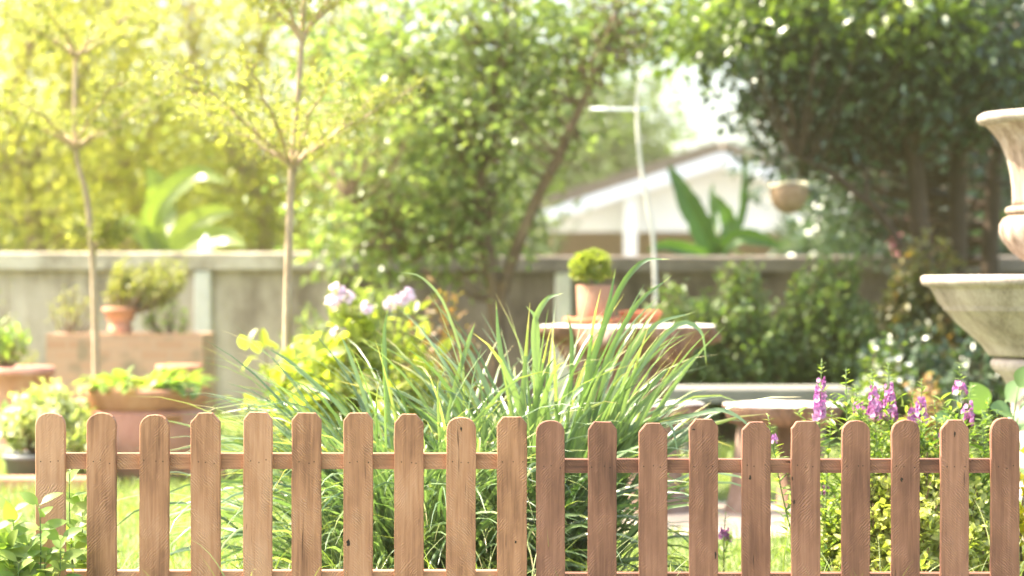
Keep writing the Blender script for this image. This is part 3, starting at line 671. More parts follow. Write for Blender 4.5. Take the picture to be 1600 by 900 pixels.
G2 = 'shrubs in front of the stained wall'  # this wall's dark tone is shade put into its concrete
shrub('shrub', 'rounded green shrub with reddish new leaves right of the log table', 'shrub', 1150, 11.4, 392, 175, M['shrub'], .06, 120, 60, group=G2)
shrub('shrub', 'tall green shrub with red tipped shoots below the hanging basket', 'shrub', 1290, 11.6, 374, 185, M['shrub'], .06, 140, 62, group=G2)
shrub('shrub', 'low olive shrub with orange tinted leaves at the foot of the dark trunks', 'shrub', 1450, 11.9, 350, 185, M['dimshrub'], .06, 120, 56, group=G2)
shrub('shrub', 'small green shrub behind the log table and succulent pot', 'shrub', 1048, 11.2, 408, 135, M['shrub'], .06, 80, 54, group=G2)
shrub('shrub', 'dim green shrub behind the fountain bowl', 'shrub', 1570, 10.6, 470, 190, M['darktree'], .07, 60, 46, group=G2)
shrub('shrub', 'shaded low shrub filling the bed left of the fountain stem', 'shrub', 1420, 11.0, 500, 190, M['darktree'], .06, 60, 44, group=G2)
shrub('white_flower_bush', 'bushy plant dotted with white blossoms between the bench and the fountain', 'bush', 1392, 9.2, 516, 118, M['darkfresh'], .05, 60, 36, flowers=(M['white_petal'], .018, 1, 34))
shrub('dry_bush', 'small dry tan and orange bush left of the fountain stem', 'bush', 1448, 8.6, 572, 66, leafmat('dry_leaf', [(.20, .14, .06), (.34, .20, .09), (.42, .30, .16)], .3), .04, 30, 26)
shrub('pink_shrub', 'red and pink flowering shrub far behind the dark trunks', 'shrub', 1425, 17.5, 262, 110, M['darktree'], .09, 40, 30, flowers=(M['pink_petal'], .06, 1, 30))
# shrub with big yellow-green leaves and lilac flowers
shrub('lilac_shrub', 'yellow-green large-leaved shrub with lilac flower heads behind the strap leaves', 'shrub', 560, 7.9, 418, 270, M['yellowgreen'], .085, 48, 34, tmpl=fine_leaf(.5, .2, .25, 4), jag=.4, flowers=(M['lilac'], .017, 16, [(528, 452), (520, 470), (542, 463), (628, 468), (612, 474), (638, 460), (575, 480), (530, 520)]))
shrub('yellow_shrub', 'open yellow-green shrub with broad leaves around the sapling stem', 'shrub', 462, 8.25, 432, 130, M['yellowgreen'], .085, 12, 20, tmpl=fine_leaf(.5, .2, .25, 4), jag=.35)
shrub('yellow_shrub', 'yellow-green spray of broad leaves standing tallest right of the lilac flowers', 'shrub', 635, 8.4, 398, 90, M['yellowgreen'], .08, 9, 18, tmpl=fine_leaf(.5, .2, .25, 4), jag=.25)
shrub('red_leaf_shrub', 'orange brown leaved shrub behind the lilac shrub near the tree stem', 'shrub', 690, 9.4, 410, 120, leafmat('rust_leaf', [(.12, .11, .03), (.20, .13, .05), (.34, .16, .08)], .35), .06, 26, 24)
shrub('shrub', 'dark green shrub under the garden tree stems', 'shrub', 560, 12.8, 420, 260, M['midtree'], .08, 50, 30, group=G2)

# ------------------------------------------------------------------ left bed: pots, planter, basin
def px_prof(rows, axis_px, d):
    """rows (half width px, photo y) -> (radius m, z m)"""
    k = F/d; return [(r/k, EYE-(y-450)/k) for r, y in rows]
d = 9.3; k = F/d; bx = P(226, 0, d)
t = thing('terracotta_basin', 'large round terracotta basin with a thick rim and lug handles on the lawn', 'basin', (bx[0], d, 0))
mb = MB(); lathe(mb, px_prof([(96, 606), (101, 605), (103, 609), (101, 616), (95, 632), (92, 637)], 0, d), bx[0], d, 56); part(mb, 'rim', M['terracotta'], t, True)
prof = px_prof([(91, 637.5), (93, 646), (98, 664), (100, 684), (98, 705), (90, 728), (80, 743)], 0, d)+[(78/k, 0.0)]
mb = MB(); lathe(mb, prof, bx[0], d, 56, jit=.02); part(mb, 'body', M['terracotta_pink'], t, True)
for ang in (-57, -140):
    mb = MB(); a = R(ang); rr = 97/k; c = np.array([bx[0]+rr*math.cos(a), d+rr*math.sin(a), EYE-(645-450)/k])
    for q in range(5):
        b = -.5+q/4
        tube(mb, [c+np.array([-math.sin(a), math.cos(a), 0])*b*.085-np.array([math.cos(a), math.sin(a), 0])*.01, c+np.array([-math.sin(a), math.cos(a), 0])*b*.075+np.array([math.cos(a)*.028, math.sin(a)*.028, -.006*abs(b)])], [.020, .014], 8)
    part(mb, 'handle', M['terracotta'], t, True)
mb = MB(); n = 110
rr = np.sqrt(rng.uniform(0, 1, n))*.27; aa = rng.uniform(0, 2*PI, n)
pp = np.stack([bx[0]+rr*np.cos(aa), d+rr*np.sin(aa), np.full(n, EYE-(602-450)/k)+rng.uniform(-.01, .03, n)], 1)
ax = np.stack([np.cos(aa), np.sin(aa), rng.uniform(-.1, .7, n)], 1)+rng.normal(0, .35, (n, 3))
scatter(mb, fine_leaf(.62, .25, .35, 5), pp, ax, np.array([0, 0, 1.])+rng.normal(0, .25, (n, 3)), rng.uniform(.08, .125, n), rng.uniform(0, 1, n))
tag(mb.build('basin_plant', M['weed'], loc=(bx[0], d, pp[0][2])), 'low leafy green plant spreading over the rim of the large terracotta basin', 'plant')

d = 9.0; k = F/d; gx = P(52, 0, d)
t = thing('plastic_pot', 'dark grey plastic pot standing by the terracotta edging at the left', 'pot', (gx[0], d, 0))
mb = MB(); lathe(mb, [(46/k, EYE-(709-450)/k), (48/k, EYE-(708-450)/k), (48/k, EYE-(716-450)/k), (44/k, EYE-(717-450)/k), (36/k, .0)], gx[0], d, 32); part(mb, 'body', M['plastic_grey'], t, True)
mb = MB(); lathe(mb, [(40/k, EYE-(712-450)/k), (.001, EYE-(711-450)/k+.01)], gx[0], d, 20); part(mb, 'soil', M['dark'], t)
shrub('variegated_bush', 'white and green variegated bush growing in the grey plastic pot', 'bush', 70, 9.02, 598, 142, M['variegated'], .05, 60, 40, tmpl=LEAF_ROUND, ground=EYE-(709-450)/k)
shrub('variegated_bush', 'small white variegated plant between the grey pot and the terracotta basin', 'bush', 122, 8.9, 642, 66, M['variegated'], .04, 22, 26, tmpl=LEAF_ROUND)
mb = MB(); a = P(-40, 752, 8.75); b = P(150, 775, 8.75); bbox(mb, a[0], b[0], 8.7, 8.82, 0, a[2]+.02, .008)
tag(mb.build('garden_edging', M['terracotta'], loc=(a[0], 8.75, 0)), 'low terracotta edging strip on the lawn below the grey pot', 'edging')
mb = MB(); a = P(318, 748, 9.2); b = P(352, 775, 9.2); bbox(mb, a[0]-.1, b[0], 9.14, 9.24, 0, .075, .008)
tag(mb.build('garden_edging', M['terracotta'], loc=(a[0], 9.2, 0)), 'short terracotta edging piece at the right foot of the basin', 'edging')

d = 11.6; a = P(72, 522, d); b = P(316, 600, d)
t = thing('brick_planter', 'weathered orange brick planter in front of the pale wall', 'planter', ((a[0]+b[0])/2, d+.25, 0))
mb = MB(); w_ = .07
box(mb, a[0], b[0], d, d+w_, 0, a[2]); box(mb, a[0], b[0], d+.45, d+.52, 0, a[2]); box(mb, a[0], a[0]+w_, d+w_+.001, d+.449, 0, a[2]-.002); box(mb, b[0]-w_, b[0], d+w_+.001, d+.449, 0, a[2]-.002)
part(mb, 'wall', M['brick'], t)
mb = MB(); box(mb, a[0]+w_+.001, b[0]-w_-.001, d+w_+.001, d+.449, .02, a[2]-.03); part(mb, 'soil', M['bark_dark'], t)
topz = a[2]
d2 = 11.75; k2 = F/d2; q = P(188, 500, d2)
t = thing('stepped_pot', 'small stepped clay pot standing on the brick planter', 'pot', (q[0], d2, topz-.03))
mb = MB(); lathe(mb, [(18/k2, topz-.029), (19/k2, topz+.05), (14/k2, topz+.055), (22/k2, topz+.085), (23/k2, topz+.12), (27/k2, topz+.125), (27/k2, topz+.155), (22/k2, topz+.155)], q[0], d2, 28); part(mb, 'body', M['terracotta'], t, True)
shrub('feathery_shrub', 'pale feathery shrub leaning right out of the stepped clay pot', 'shrub', 200, d2, 395, 120, M['sapling'], .032, 46, 46, ground=topz+.12, lean=.14, dome=False, jag=.6)
shrub('planter_shrub', 'thin twiggy grey-green plant at the right end of the brick planter', 'plant', 265, 11.8, 462, 90, M['weed'], .035, 16, 16, ground=topz-.03)
shrub('planter_shrub', 'wispy pale plant at the left end of the brick planter', 'plant', 110, 11.85, 425, 80, M['sapling'], .03, 14, 16, ground=topz-.03)
d = 10.6; k = F/d; q = P(28, 0, d)
t = thing('rimmed_pot', 'wide terracotta pot with a flat rim at the far left', 'pot', (q[0], d, 0))
mb = MB(); lathe(mb, px_prof([(52, 574), (56, 573), (57, 586), (50, 587), (46, 640), (40, 700)], 0, d)+[(38/k, 0)], q[0], d, 36); part(mb, 'body', M['terracotta_pink'], t, True)
shrub('pot_plant', 'leafy green plant in the wide terracotta pot at the far left', 'plant', 12, d, 498, 70, M['weed'], .05, 14, 20, ground=EYE-(576-450)/k)
shrub('climber', 'airy yellow-green climber in front of the pale wall at the far left', 'plant', 12, 12.6, 425, 90, M['sapling'], .04, 22, 24)
q = P(280, 0, d)
t = thing('clay_trough', 'shallow clay trough peeking over the right side of the basin', 'pot', (q[0], d, 0))
mb = MB(); lathe(mb, px_prof([(32, 571), (36, 570), (36, 580), (32, 582), (28, 660)], 0, d)+[(26/k, 0)], q[0], d, 30); part(mb, 'body', M['terracotta'], t, True)
# bottle on the wall
q = P(322, 394, 14.06); mb = MB()
lathe(mb, [(.040, q[2]+.001), (.044, q[2]+.008), (.044, q[2]+.07), (.018, q[2]+.10), (.016, q[2]+.118), (.012, q[2]+.12)], q[0], 14.06, 16)
tag(mb.build('bottle', M['plastic_white'], smooth=True, loc=(q[0], 14.06, q[2])), 'small white bottle standing on the pale wall cap', 'bottle')

# ------------------------------------------------------------------ log table, stools, bench
def live_slab(mb_top, mb_side, cx, cy_, rx, ry, ztop, thick, seed, n=72, droop=None, cone=False):
    a = np.arange(n)*2*PI/n
    f = np.array([1+.10*noise.noise((math.cos(t)*2.1+seed, math.sin(t)*2.1, 0))+.04*noise.noise((math.cos(t)*7+seed, math.sin(t)*7, 3)) for t in a])
    rows = [(.0, 0), (.7, 0), (.97, 0), (1.0, -.008)]
    def ring(s, dz, wob=0, dr=0):
        w2 = np.array([1+wob*noise.noise((math.cos(t)*3.2+seed*2, math.sin(t)*3.2, dz*9))+wob*.5*noise.noise((math.cos(t)*8+seed, math.sin(t)*8, dz*20)) for t in a])
        z = np.full(n, ztop+dz)
        if dr and droop is not None: z = z-dr*np.array([droop(t) for t in a])
        z = z+np.array([.004*noise.noise((math.cos(t)*3*s+seed, math.sin(t)*3*s, 8)) for t in a])
        return np.stack([cx+rx*f*s*w2*np.cos(a), cy_+ry*f*s*w2*np.sin(a), z], 1)
    top = [ring(.5, .0), ring(.96, -.001), ring(1.0, -.007)]
    v = np.vstack(top+[np.array([[cx, cy_, ztop]])])
    q = [[i*n+j, i*n+(j+1) % n, (i+1)*n+(j+1) % n, (i+1)*n+j] for i in range(2) for j in range(n)]
    mb_top.add(v, quads=q, tris=[[3*n, (j+1) % n, j] for j in range(n)])
    if cone:
        sd = [ring(1.0, -.0075), ring(1.0, -.03, .08, .15), ring(.94, -.042, .25, .35), ring(.84, -.052, .5, .9), ring(.66, -.066, .6, 1.0), ring(.48, -.085, .5, .9), ring(.38, -.12, .45, .5), ring(.31, -.18, .4, .2), ring(.1, -.25)]
    else:
        sd = [ring(1.0, -.0075), ring(1.0, -thick*.4, .06, .3), ring(.93, -thick*.8, .16, .8), ring(.70, -thick, .25, 1.0), ring(.3, -thick-.01, 0, .6)]
    v = np.vstack(sd+[np.array([[cx, cy_, ztop-(.252 if cone else thick+.012)]])]); m = len(sd)
    q = [[(i+1)*n+j, (i+1)*n+(j+1) % n, i*n+(j+1) % n, i*n+j] for i in range(m-1) for j in range(n)]
    mb_side.add(v, quads=q, tris=[[m*n, (m-1)*n+(j+1) % n, (m-1)*n+j] for j in range(n)])

def trunk_leg(mb, p0, p1, r0, r1, seed, n=22, rows=9, flare=.25, gnarl=.2):
    p0 = np.array(p0, float); p1 = np.array(p1, float); a = np.arange(n)*2*PI/n; vv = []
    for i in range(rows):
        t = i/(rows-1); c = p0+(p1-p0)*t; r = r0+(r1-r0)*t+flare*r0*max(0, 1-t*3)**2
        ra = np.array([r*(1+gnarl*noise.noise((math.cos(x)*1.6+seed, math.sin(x)*1.6, t*2.2))+.5*gnarl*noise.noise((math.cos(x)*4+seed, math.sin(x)*4, t*3))) for x in a])
        vv.append(np.stack([c[0]+ra*np.cos(a), c[1]+ra*np.sin(a), np.full(n, c[2])], 1))
    q = [[i*n+j, i*n+(j+1) % n, (i+1)*n+(j+1) % n, (i+1)*n+j] for i in range(rows-1) for j in range(n)]
    mb.add(np.vstack(vv), quads=q)

d = 8.6; k = F/d; zt = EYE-(507-450)/k; tx = P(978, 0, d)[0]
t = thing('log_table', 'rustic log table with a thick live-edge top and gnarled root pedestal', 'table', (tx, d, 0))
mt = MB(); ms = MB()
live_slab(mt, ms, tx, d, 137/k, .30, zt, .075, 3.1, cone=True, droop=lambda a: .13*math.exp(-((a-5.55)/.42)**2)+.07*math.exp(-((a-4.1)/.35)**2)+.05*math.exp(-((a-2.6)/.4)**2))
part(mt, 'tabletop', M['slab'], t, True); sl = part(ms, 'live_edge', M['root'], t, True)
mb = MB(); trunk_leg(mb, (tx-.03, d, 0), (tx-.02, d, zt-.06), .13, .14, 2.0, gnarl=.35)
trunk_leg(mb, (tx+.02, d-.05, .28), (tx+.20, d-.06, zt-.07), .055, .10, 5.0, gnarl=.4, flare=0); trunk_leg(mb, (tx-.06, d-.04, .28), (tx-.22, d-.04, zt-.07), .05, .08, 7.0, gnarl=.4, flare=0)
part(mb, 'pedestal', M['root'], t, True)
# pot with succulent, clay tray, shallow bowl: all resting on the table
px, dd = 931, 8.55; k = F/dd; x = P(px, 0, dd)[0]
mb = MB(); n = 40; a = np.arange(n)*2*PI/n
f1 = np.array([1+.10*math.sin(5*t+1)+.06*math.sin(9*t) for t in a]); rr = .128
v = np.vstack([np.stack([x-.01+rr*f1*np.cos(a)*s, dd+rr*f1*np.sin(a)*s*.9, np.full(n, z)+lift*np.sin(4*a+.6)*.005], 1) for s, z, lift in ((.86, zt+.002, 0), (.97, zt+.012, .5), (1.0, zt+.026, 1), (.93, zt+.031, 1), (.80, zt+.020, 0))]+[np.array([[x-.01, dd, zt+.018]])])
mb.add(v, quads=[[i*n+j, i*n+(j+1) % n, (i+1)*n+(j+1) % n, (i+1)*n+j] for i in range(4) for j in range(n)], tris=[[4*n+j, 4*n+(j+1) % n, 5*n] for j in range(n)])
tag(mb.build('clay_tray', M['clay_orange'], smooth=True, loc=(x, dd, zt)), 'wavy orange clay tray under the succulent pot on the log table', 'tray')
zp = zt+.0205; ph = .150; pr = 30/k
t = thing('clay_pot', 'straight-sided dusty clay pot standing on the orange tray', 'pot', (x, dd, zp))
mb = MB(); lathe(mb, [(pr*.93, zp), (pr*.95, zp+.004), (pr*1.02, zp+ph-.003), (pr*1.0, zp+ph), (pr*.88, zp+ph), (pr*.86, zp+ph-.025)], x, dd, 40); part(mb, 'body', M['clay_plain'], t, True)
mb = MB(); lathe(mb, [(pr*.87, zp+ph-.022), (.001, zp+ph-.016)], x, dd, 20); part(mb, 'soil', M['bark_dark'], t)
mb = MB(); c = np.array([P(924, 0, dd)[0], dd, EYE-(420-450)/k])
for q in norm(rng.normal(0, 1, (120, 3))):
    if q[2] < -.55: continue
    cc = c+q*np.array([.074, .074, .062]); m = 16
    dirs = norm(q+rng.normal(0, .65, (m, 3)))
    scatter(mb, fine_leaf(.55, .5, -.35, 3), np.repeat(cc[None], m, 0)-dirs*.004, dirs, norm(q+rng.normal(0, .3, (m, 3))), rng.uniform(.022, .036, m), rng.uniform(0, 1)*.5+rng.uniform(0, .5, m))
tr = MB()
for q in norm(rng.normal(0, 1, (9, 3))): tube(tr, smooth_path([[x, dd, zp+ph-.02], [x, dd, zp+ph+.02], c+q*np.array([.06, .06, .04])], 6), np.linspace(.007, .004, 7), 6)
t = thing('succulent', 'round bright yellow-green succulent filling the clay pot on the table', 'plant', (x, dd, zp+ph-.02))
part(tr, 'stem', M['stem'], t, True); part(mb, 'rosettes', M['succulent'], t)
x2 = P(1001, 0, 8.62)[0]; mb = MB(); r_ = 34/k
lathe(mb, [(r_*.70, zt+.002), (r_*.74, zt+.006), (r_*.93, zt+.040), (r_*1.0, zt+.044), (r_*1.0, zt+.058), (r_*.92, zt+.059), (r_*.80, zt+.030), (.001, zt+.022)], x2, 8.62, 36)
tag(mb.build('clay_bowl', M['clay_orange'], smooth=True, loc=(x2, 8.62, zt)), 'shallow orange clay bowl right of the succulent pot on the table', 'bowl')

def stool(label, px, d, ytop, rpx, seed, legs):
    k = F/d; x = P(px, 0, d)[0]; z = EYE-(ytop-450)/k
    t = thing('log_stool', label, 'stool', (x, d, 0), 'log stools around the table')
    mt = MB(); ms = MB(); live_slab(mt, ms, x, d, rpx/k, rpx/k*.8, z, .07, seed, droop=lambda a: .02*math.sin(3*a)**2)
    part(mt, 'seat', M['slab'], t, True); part(ms, 'live_edge', M['root'], t, True)
    for (dx, dy, r0, r1, spl) in legs:
        mb = MB(); trunk_leg(mb, (x+dx*spl, d+dy*spl, 0), (x+dx, d+dy, z-.06), r0, r1, seed+dx*9, gnarl=.22); part(mb, 'leg', M['leg'], t, True)
stool('log stool with a thick stump foot standing left, nearest the log table', 1022, 8.0, 628, 78, 8.3, [(0.0, 0.0, .115, .10, 1.0)])
stool('log stool on stout splayed legs standing right of the log table', 1222, 8.0, 630, 93, 12.6, [(-.13, -.03, .06, .05, 1.25), (.10, -.07, .045, .05, 1.2), (.05, .11, .05, .05, 1.2)])
d = 10.1; k = F/d; a = P(1040, 606, d); b = P(1330, 629, d)
t = thing('stone_bench', 'long grey stone bench slab behind the log stools', 'bench', ((a[0]+b[0])/2, d, 0))
mb = MB(); bbox(mb, a[0]-.1, b[0], d-.02, d+.32, b[2], a[2], .01); part(mb, 'seat', M['bench'], t)
for x in (a[0]+.1, b[0]-.25):
    mb = MB(); box(mb, x, x+.12, d+.03, d+.27, 0, b[2]-.002); part(mb, 'leg', M['bench'], t)

# ------------------------------------------------------------------ fountain
d = 6.8; k = F/d; fx = P(1642, 0, d)[0]
t = thing('stone_fountain', 'grey cast stone fountain with a fluted urn above a wide bowl at the right edge', 'fountain', (fx, d, 0))
def pp_(rows): return [(r/k, EYE-(y-450)/k) for r, y in rows]
urn = [(30, 470), (36, 462), (36, 440), (33, 432), (36, 412), (48, 402), (62, 390), (72, 376), (77, 362), (76, 350), (71, 341), (64, 336)]
mb = MB(); lathe(mb, pp_(urn), fx, d, 96, mod=lambda a, i: 1+(.035*np.abs(np.cos(a*8)) if 5 <= i <= 10 else 0)); u = part(mb, 'urn_base', M['stone_stained'], t, True)
mb = MB(); lathe(mb, pp_([(63, 336), (68, 334), (70, 329), (68, 324), (62, 322)]), fx, d, 64); part(mb, 'collar', M['stone_stained'], t, True)
mb = MB(); lathe(mb, pp_([(60, 322), (59, 312), (60, 290), (63, 268), (69, 244), (78, 222), (90, 206), (99, 197), (103, 194)]), fx, d, 128, mod=lambda a, i: 1-.03*np.abs(np.sin(a*10))*(1 if 0 < i < 8 else .3)); part(mb, 'urn', M['stone_stained'], t, True)
mb = MB(); lathe(mb, pp_([(102, 194), (110, 192), (113, 187), (112, 181), (107, 177), (96, 178), (84, 190), (60, 240), (2, 250)]), fx, d, 64); part(mb, 'urn_rim', M['stone'], t, True)
mb = MB(); lathe(mb, pp_([(2, 500), (60, 496), (130, 470), (178, 438), (186, 431), (195, 430), (199, 433), (199, 440), (196, 446), (186, 449), (183, 453), (172, 475), (166, 480), (166, 484), (161, 487), (146, 504), (126, 522), (106, 540), (98, 551), (95, 556), (70, 557)]), fx, d, 96, jit=.006); part(mb, 'bowl', M['stone'], t, True)
mb = MB(); lathe(mb, pp_([(70, 557.5), (86, 559), (92, 565), (92, 572), (84, 582), (74, 590), (69, 600), (64, 604), (60, 640), (55, 700), (58, 770), (72, 810), (90, 822), (96, 830)])+[(96/k, 0.0)], fx, d, 64, jit=.006); part(mb, 'pedestal', M['stone'], t, True)

# ------------------------------------------------------------------ hanging basket, bent pole
d = 11.6; k = F/d; c = P(1232, 302, d)
t = thing('hanging_basket', 'tan coir hanging basket with a ragged pale rim below the shade tree branch', 'basket', (c[0], d, c[2]))
mb = MB(); zt2 = EYE-(292-450)/k
lathe(mb, [(.102, zt2+.012), (.110, zt2), (.108, zt2-.03), (.095, zt2-.08), (.072, zt2-.12), (.045, zt2-.145), (.01, zt2-.155)], c[0], d, 30, jit=.22, seed=4); part(mb, 'shell', M['coir'], t, True)
mb = MB(); a = np.linspace(0, 2*PI, 31)[:-1]
tube(mb, [(c[0]+.108*math.cos(q), d+.108*math.sin(q), zt2+.012+.012*math.sin(3*q)) for q in np.append(a, a[0])], .011, 6, cap=False); part(mb, 'rim', M['coir_pale'], t, True)
mb = MB()
for q in range(3):
    an = q*2.1+.4; tube(mb, [(c[0]+.105*math.cos(an), d+.105*math.sin(an), zt2), (c[0]+.02, d+.2, P(0, 236, d)[2])], .0016, 5)
tube(mb, [(c[0]+.02, d+.2, P(0, 236, d)[2]), (c[0]+.05, 12.3, P(0, 205, 12.3)[2])], .0025, 5); part(mb, 'hanger', M['wire'], t)
d = 11.5
t = thing('bent_pole', 'thin white bent pole with a crossbar rising in front of the bungalow', 'pole', P(1024, 750, d)*np.array([1, 1, 0]))
b0 = P(1030, 0, d); b0[2] = 0
mb = MB(); tube(mb, smooth_path([b0, P(1022, 400, d), P(1012, 320, d), P(1000, 250, d), (P(996, 190, d)), P(997, 140, d), P(1008, 108, d)], 30), np.linspace(.014, .009, 31), 8); part(mb, 'pole', M['pillar'], t, True)
mb = MB(); tube(mb, [P(922, 170, d+.03), P(965, 171, d+.03), P(1012, 171, d+.03)], .009, 7); part(mb, 'crossbar', M['white_paint'], t, True)

# ------------------------------------------------------------------ picket fence
FD = 4.74
def picket(root, px, ytop, wpx, style, m, lean, seed, holes=()):
    k = F/FD; x = P(px, 0, FD)[0]; H = EYE-(ytop-450)/k; hw = wpx/k/2
    g = np.random.default_rng(seed); th = .0165; b = .0016
    ch = [(.0, 1.0)]
    if style == 0: tp = [(hw, H-.024), (hw*.96, H-.020), (hw*.56, H-.0035), (hw*.48, H-.0005), (0, H)]
    elif style == 1: tp = [(hw, H-.027), (hw*.93, H-.018), (hw*.76, H-.009), (hw*.5, H-.0028), (hw*.25, H-.0006), (0, H)]
    else: tp = [(hw, H-.018), (hw*.92, H-.014), (hw*.66, H-.0025), (hw*.58, H-.0003), (0, H-.0002)]
    sidez = np.linspace(0.005, H-.034, 18)
    right = [(hw+g.normal(0, .00035), z) for z in sidez]+tp
    left = [(-a+g.normal(0, .0004), z+g.normal(0, .0004)) for a, z in reversed(tp[:-1])]+[(-hw+g.normal(0, .00035), z) for z in sidez[::-1]]
    pl = np.array(right+left); n = len(pl); ca, sa = math.cos(lean), math.sin(lean)
    ctr = np.array([0, H*.5]); inn = pl.copy()
    nx = np.sign(pl[:, 0])*b*np.minimum(1, np.abs(pl[:, 0])/(hw*.5)); inn[:, 0] -= nx
    inn[:, 1] -= np.where(pl[:, 1] > H-.03, b*.9, -b*(pl[:, 1] < .01))
    def ring(p, y): return np.stack([p[:, 0]*ca+p[:, 1]*sa, np.full(n, y), -p[:, 0]*sa+p[:, 1]*ca], 1)
    mb = MB()
    v = np.vstack([ring(inn, 0), ring(pl, b), ring(pl, th-b), ring(inn, th)])
    q = [[i*n+j, i*n+(j+1) % n, (i+1)*n+(j+1) % n, (i+1)*n+j] for i in range(3) for j in range(n)]
    # front and back faces as strips between matching left/right points
    m2 = n//2
    def strip(o, flip):
        out = []
        for i in range(m2-1+(n % 2)):
            j = n-1-i; f = [o+i, o+i+1, o+j-1, o+j]
            if f[1] == f[2]: continue
            out.append(f[::-1] if flip else f)
        return out
    tri = []
    qs = strip(0, False)+strip(3*n, True)
    mb.add(v, quads=q+qs)
    hs = [(g.uniform(-.75, -.45)*hw, zr+g.normal(0, .002), .0016, .0016) for zr in RZ]+[(g.uniform(-.15, .2)*hw, zr+g.normal(0, .002), .0014, .0016) for zr in RZ]+[(g.uniform(.45, .75)*hw, zr+g.normal(0, .002), .0016, .0016) for zr in RZ]
    for (hx, hz, rx, rz) in hs:
        a = np.arange(8)*2*PI/8
        mb.add(np.vstack([np.stack([hx+rx*np.cos(a), np.full(8, -.0003), hz+rz*np.sin(a)], 1), [[hx, -.0003, hz]]]), tris=[[j, (j+1) % 8, 8] for j in range(8)], mat=1)
    for (hpx, hpy, rx, rz) in holes:
        hx = P(hpx, 0, FD)[0]-x; hz = EYE-(hpy-450)/k; a = np.arange(14)*2*PI/14
        w2 = 1+.25*g.normal(0, 1, 14)
        mb.add(np.vstack([np.stack([hx+rx*w2*np.cos(a), np.full(14, -.0004), hz+rz*w2*np.sin(a)], 1), [[hx, -.0004, hz]]]), tris=[[j, (j+1) % 14, 14] for j in range(14)], mat=1)
    o = mb.build('picket', [m, M['dark']], root); o.location = (x-root.location.x, FD-root.location.y, 0)
    return o
def fence(label, pk, m, rails):
    global RZ
    k = F/FD; xs = [P(p[0], 0, FD)[0] for p in pk]
    t = thing('picket_fence', label, 'fence', ((xs[0]+xs[-1])/2, FD+.02, 0))
    RZ = [EYE-((r[0]+r[1])/2-450)/k for r in rails]
    for i, p in enumerate(pk):
        picket(t, p[0], p[1], p[2], p[3], m, p[4]*.006, int(p[0]), p[5] if len(p) > 5 else ())
    for (y0, y1) in rails:
        mb = MB(); x0 = xs[0]-.012; x1 = xs[-1]+.012; n = 40; z1 = EYE-(y0-450)/k; z0 = EYE-(y1-450)/k
        X = np.linspace(x0, x1, n); rows = []
        sl = (xs[-1]-xs[0])
        for (yy, zz) in ((FD+.0172, z0), (FD+.0172, z1-.002), (FD+.019, z1), (FD+.040, z1), (FD+.040, z0)):
            rows.append(np.stack([X, np.full(n, yy), zz+.0006*np.array([noise.noise((x*9, zz*50, yy*50)) for x in X])], 1))
        v = np.vstack(rows); q = [[i*n+j, i*n+j+1, ((i+1) % 5)*n+j+1, ((i+1) % 5)*n+j] for i in range(5) for j in range(n-1)]
        v = np.vstack([v, [[x0, FD+.03, (z0+z1)/2], [x1, FD+.03, (z0+z1)/2]]])
        tr = [[i*n, ((i+1) % 5)*n, 5*n] for i in range(5)]+[[((i+1) % 5)*n+n-1, i*n+n-1, 5*n+1] for i in range(5)]
        loc = ((x0+x1)/2, FD+.03, (z0+z1)/2)
        mb.add(v, quads=q, tris=tr); o = mb.build('rail', M['rail_glow'] if m is M['wood_glow'] else M['rail_red'], t, loc=loc)
    return t
L = [(78, 645, 46, 1, 0), (158.5, 645, 46, 1, -.3), (240, 648, 46, 1, .4), (321, 645, 46, 0, -.2), (402, 644, 45, 2, .2), (478.5, 645, 46, 2, 0), (559, 645, 46, 2, .2, ((544, 848, .005, .007),)),
     (639, 647, 46, 0, -.2), (719.5, 652, 46, 1, .5, ((720.5, 671, .0022, .0055),)), (800, 651, 47, 2, 0, ((806, 847, .0025, .004),))]
fence('brown, glow-lightened picket fence panel of ten boards in front of the left strap-leaf clump', L, M['wood_glow'], [(709, 734), (893, 918)])
Rr = [(861, 657, 45, 1, -.5), (940.5, 659, 45, 2, .4), (1021, 661, 45, 0, -.2), (1099.5, 655, 45, 2, .1, ((1118, 867, .0018, .009), (1084, 671, .003, .002))), (1181.5, 659, 45, 0, .2, ((1172, 746, .0028, .0055),)),
      (1259.5, 658, 45, 2, 0, ((1241, 784, .0028, .005), (1238, 748, .002, .005))), (1337.5, 657, 44, 1, .2), (1415.5, 656, 44, 1, 0, ((1409, 749, .0035, .005),)), (1492, 656, 44, 0, .2, ((1492, 678, .0018, .006),)), (1571, 653, 44, 1, 0)]
fence('darker reddish picket fence panel of ten boards in front of the purple flowers', Rr, M['wood_red'], [(718, 740), (897, 922)])

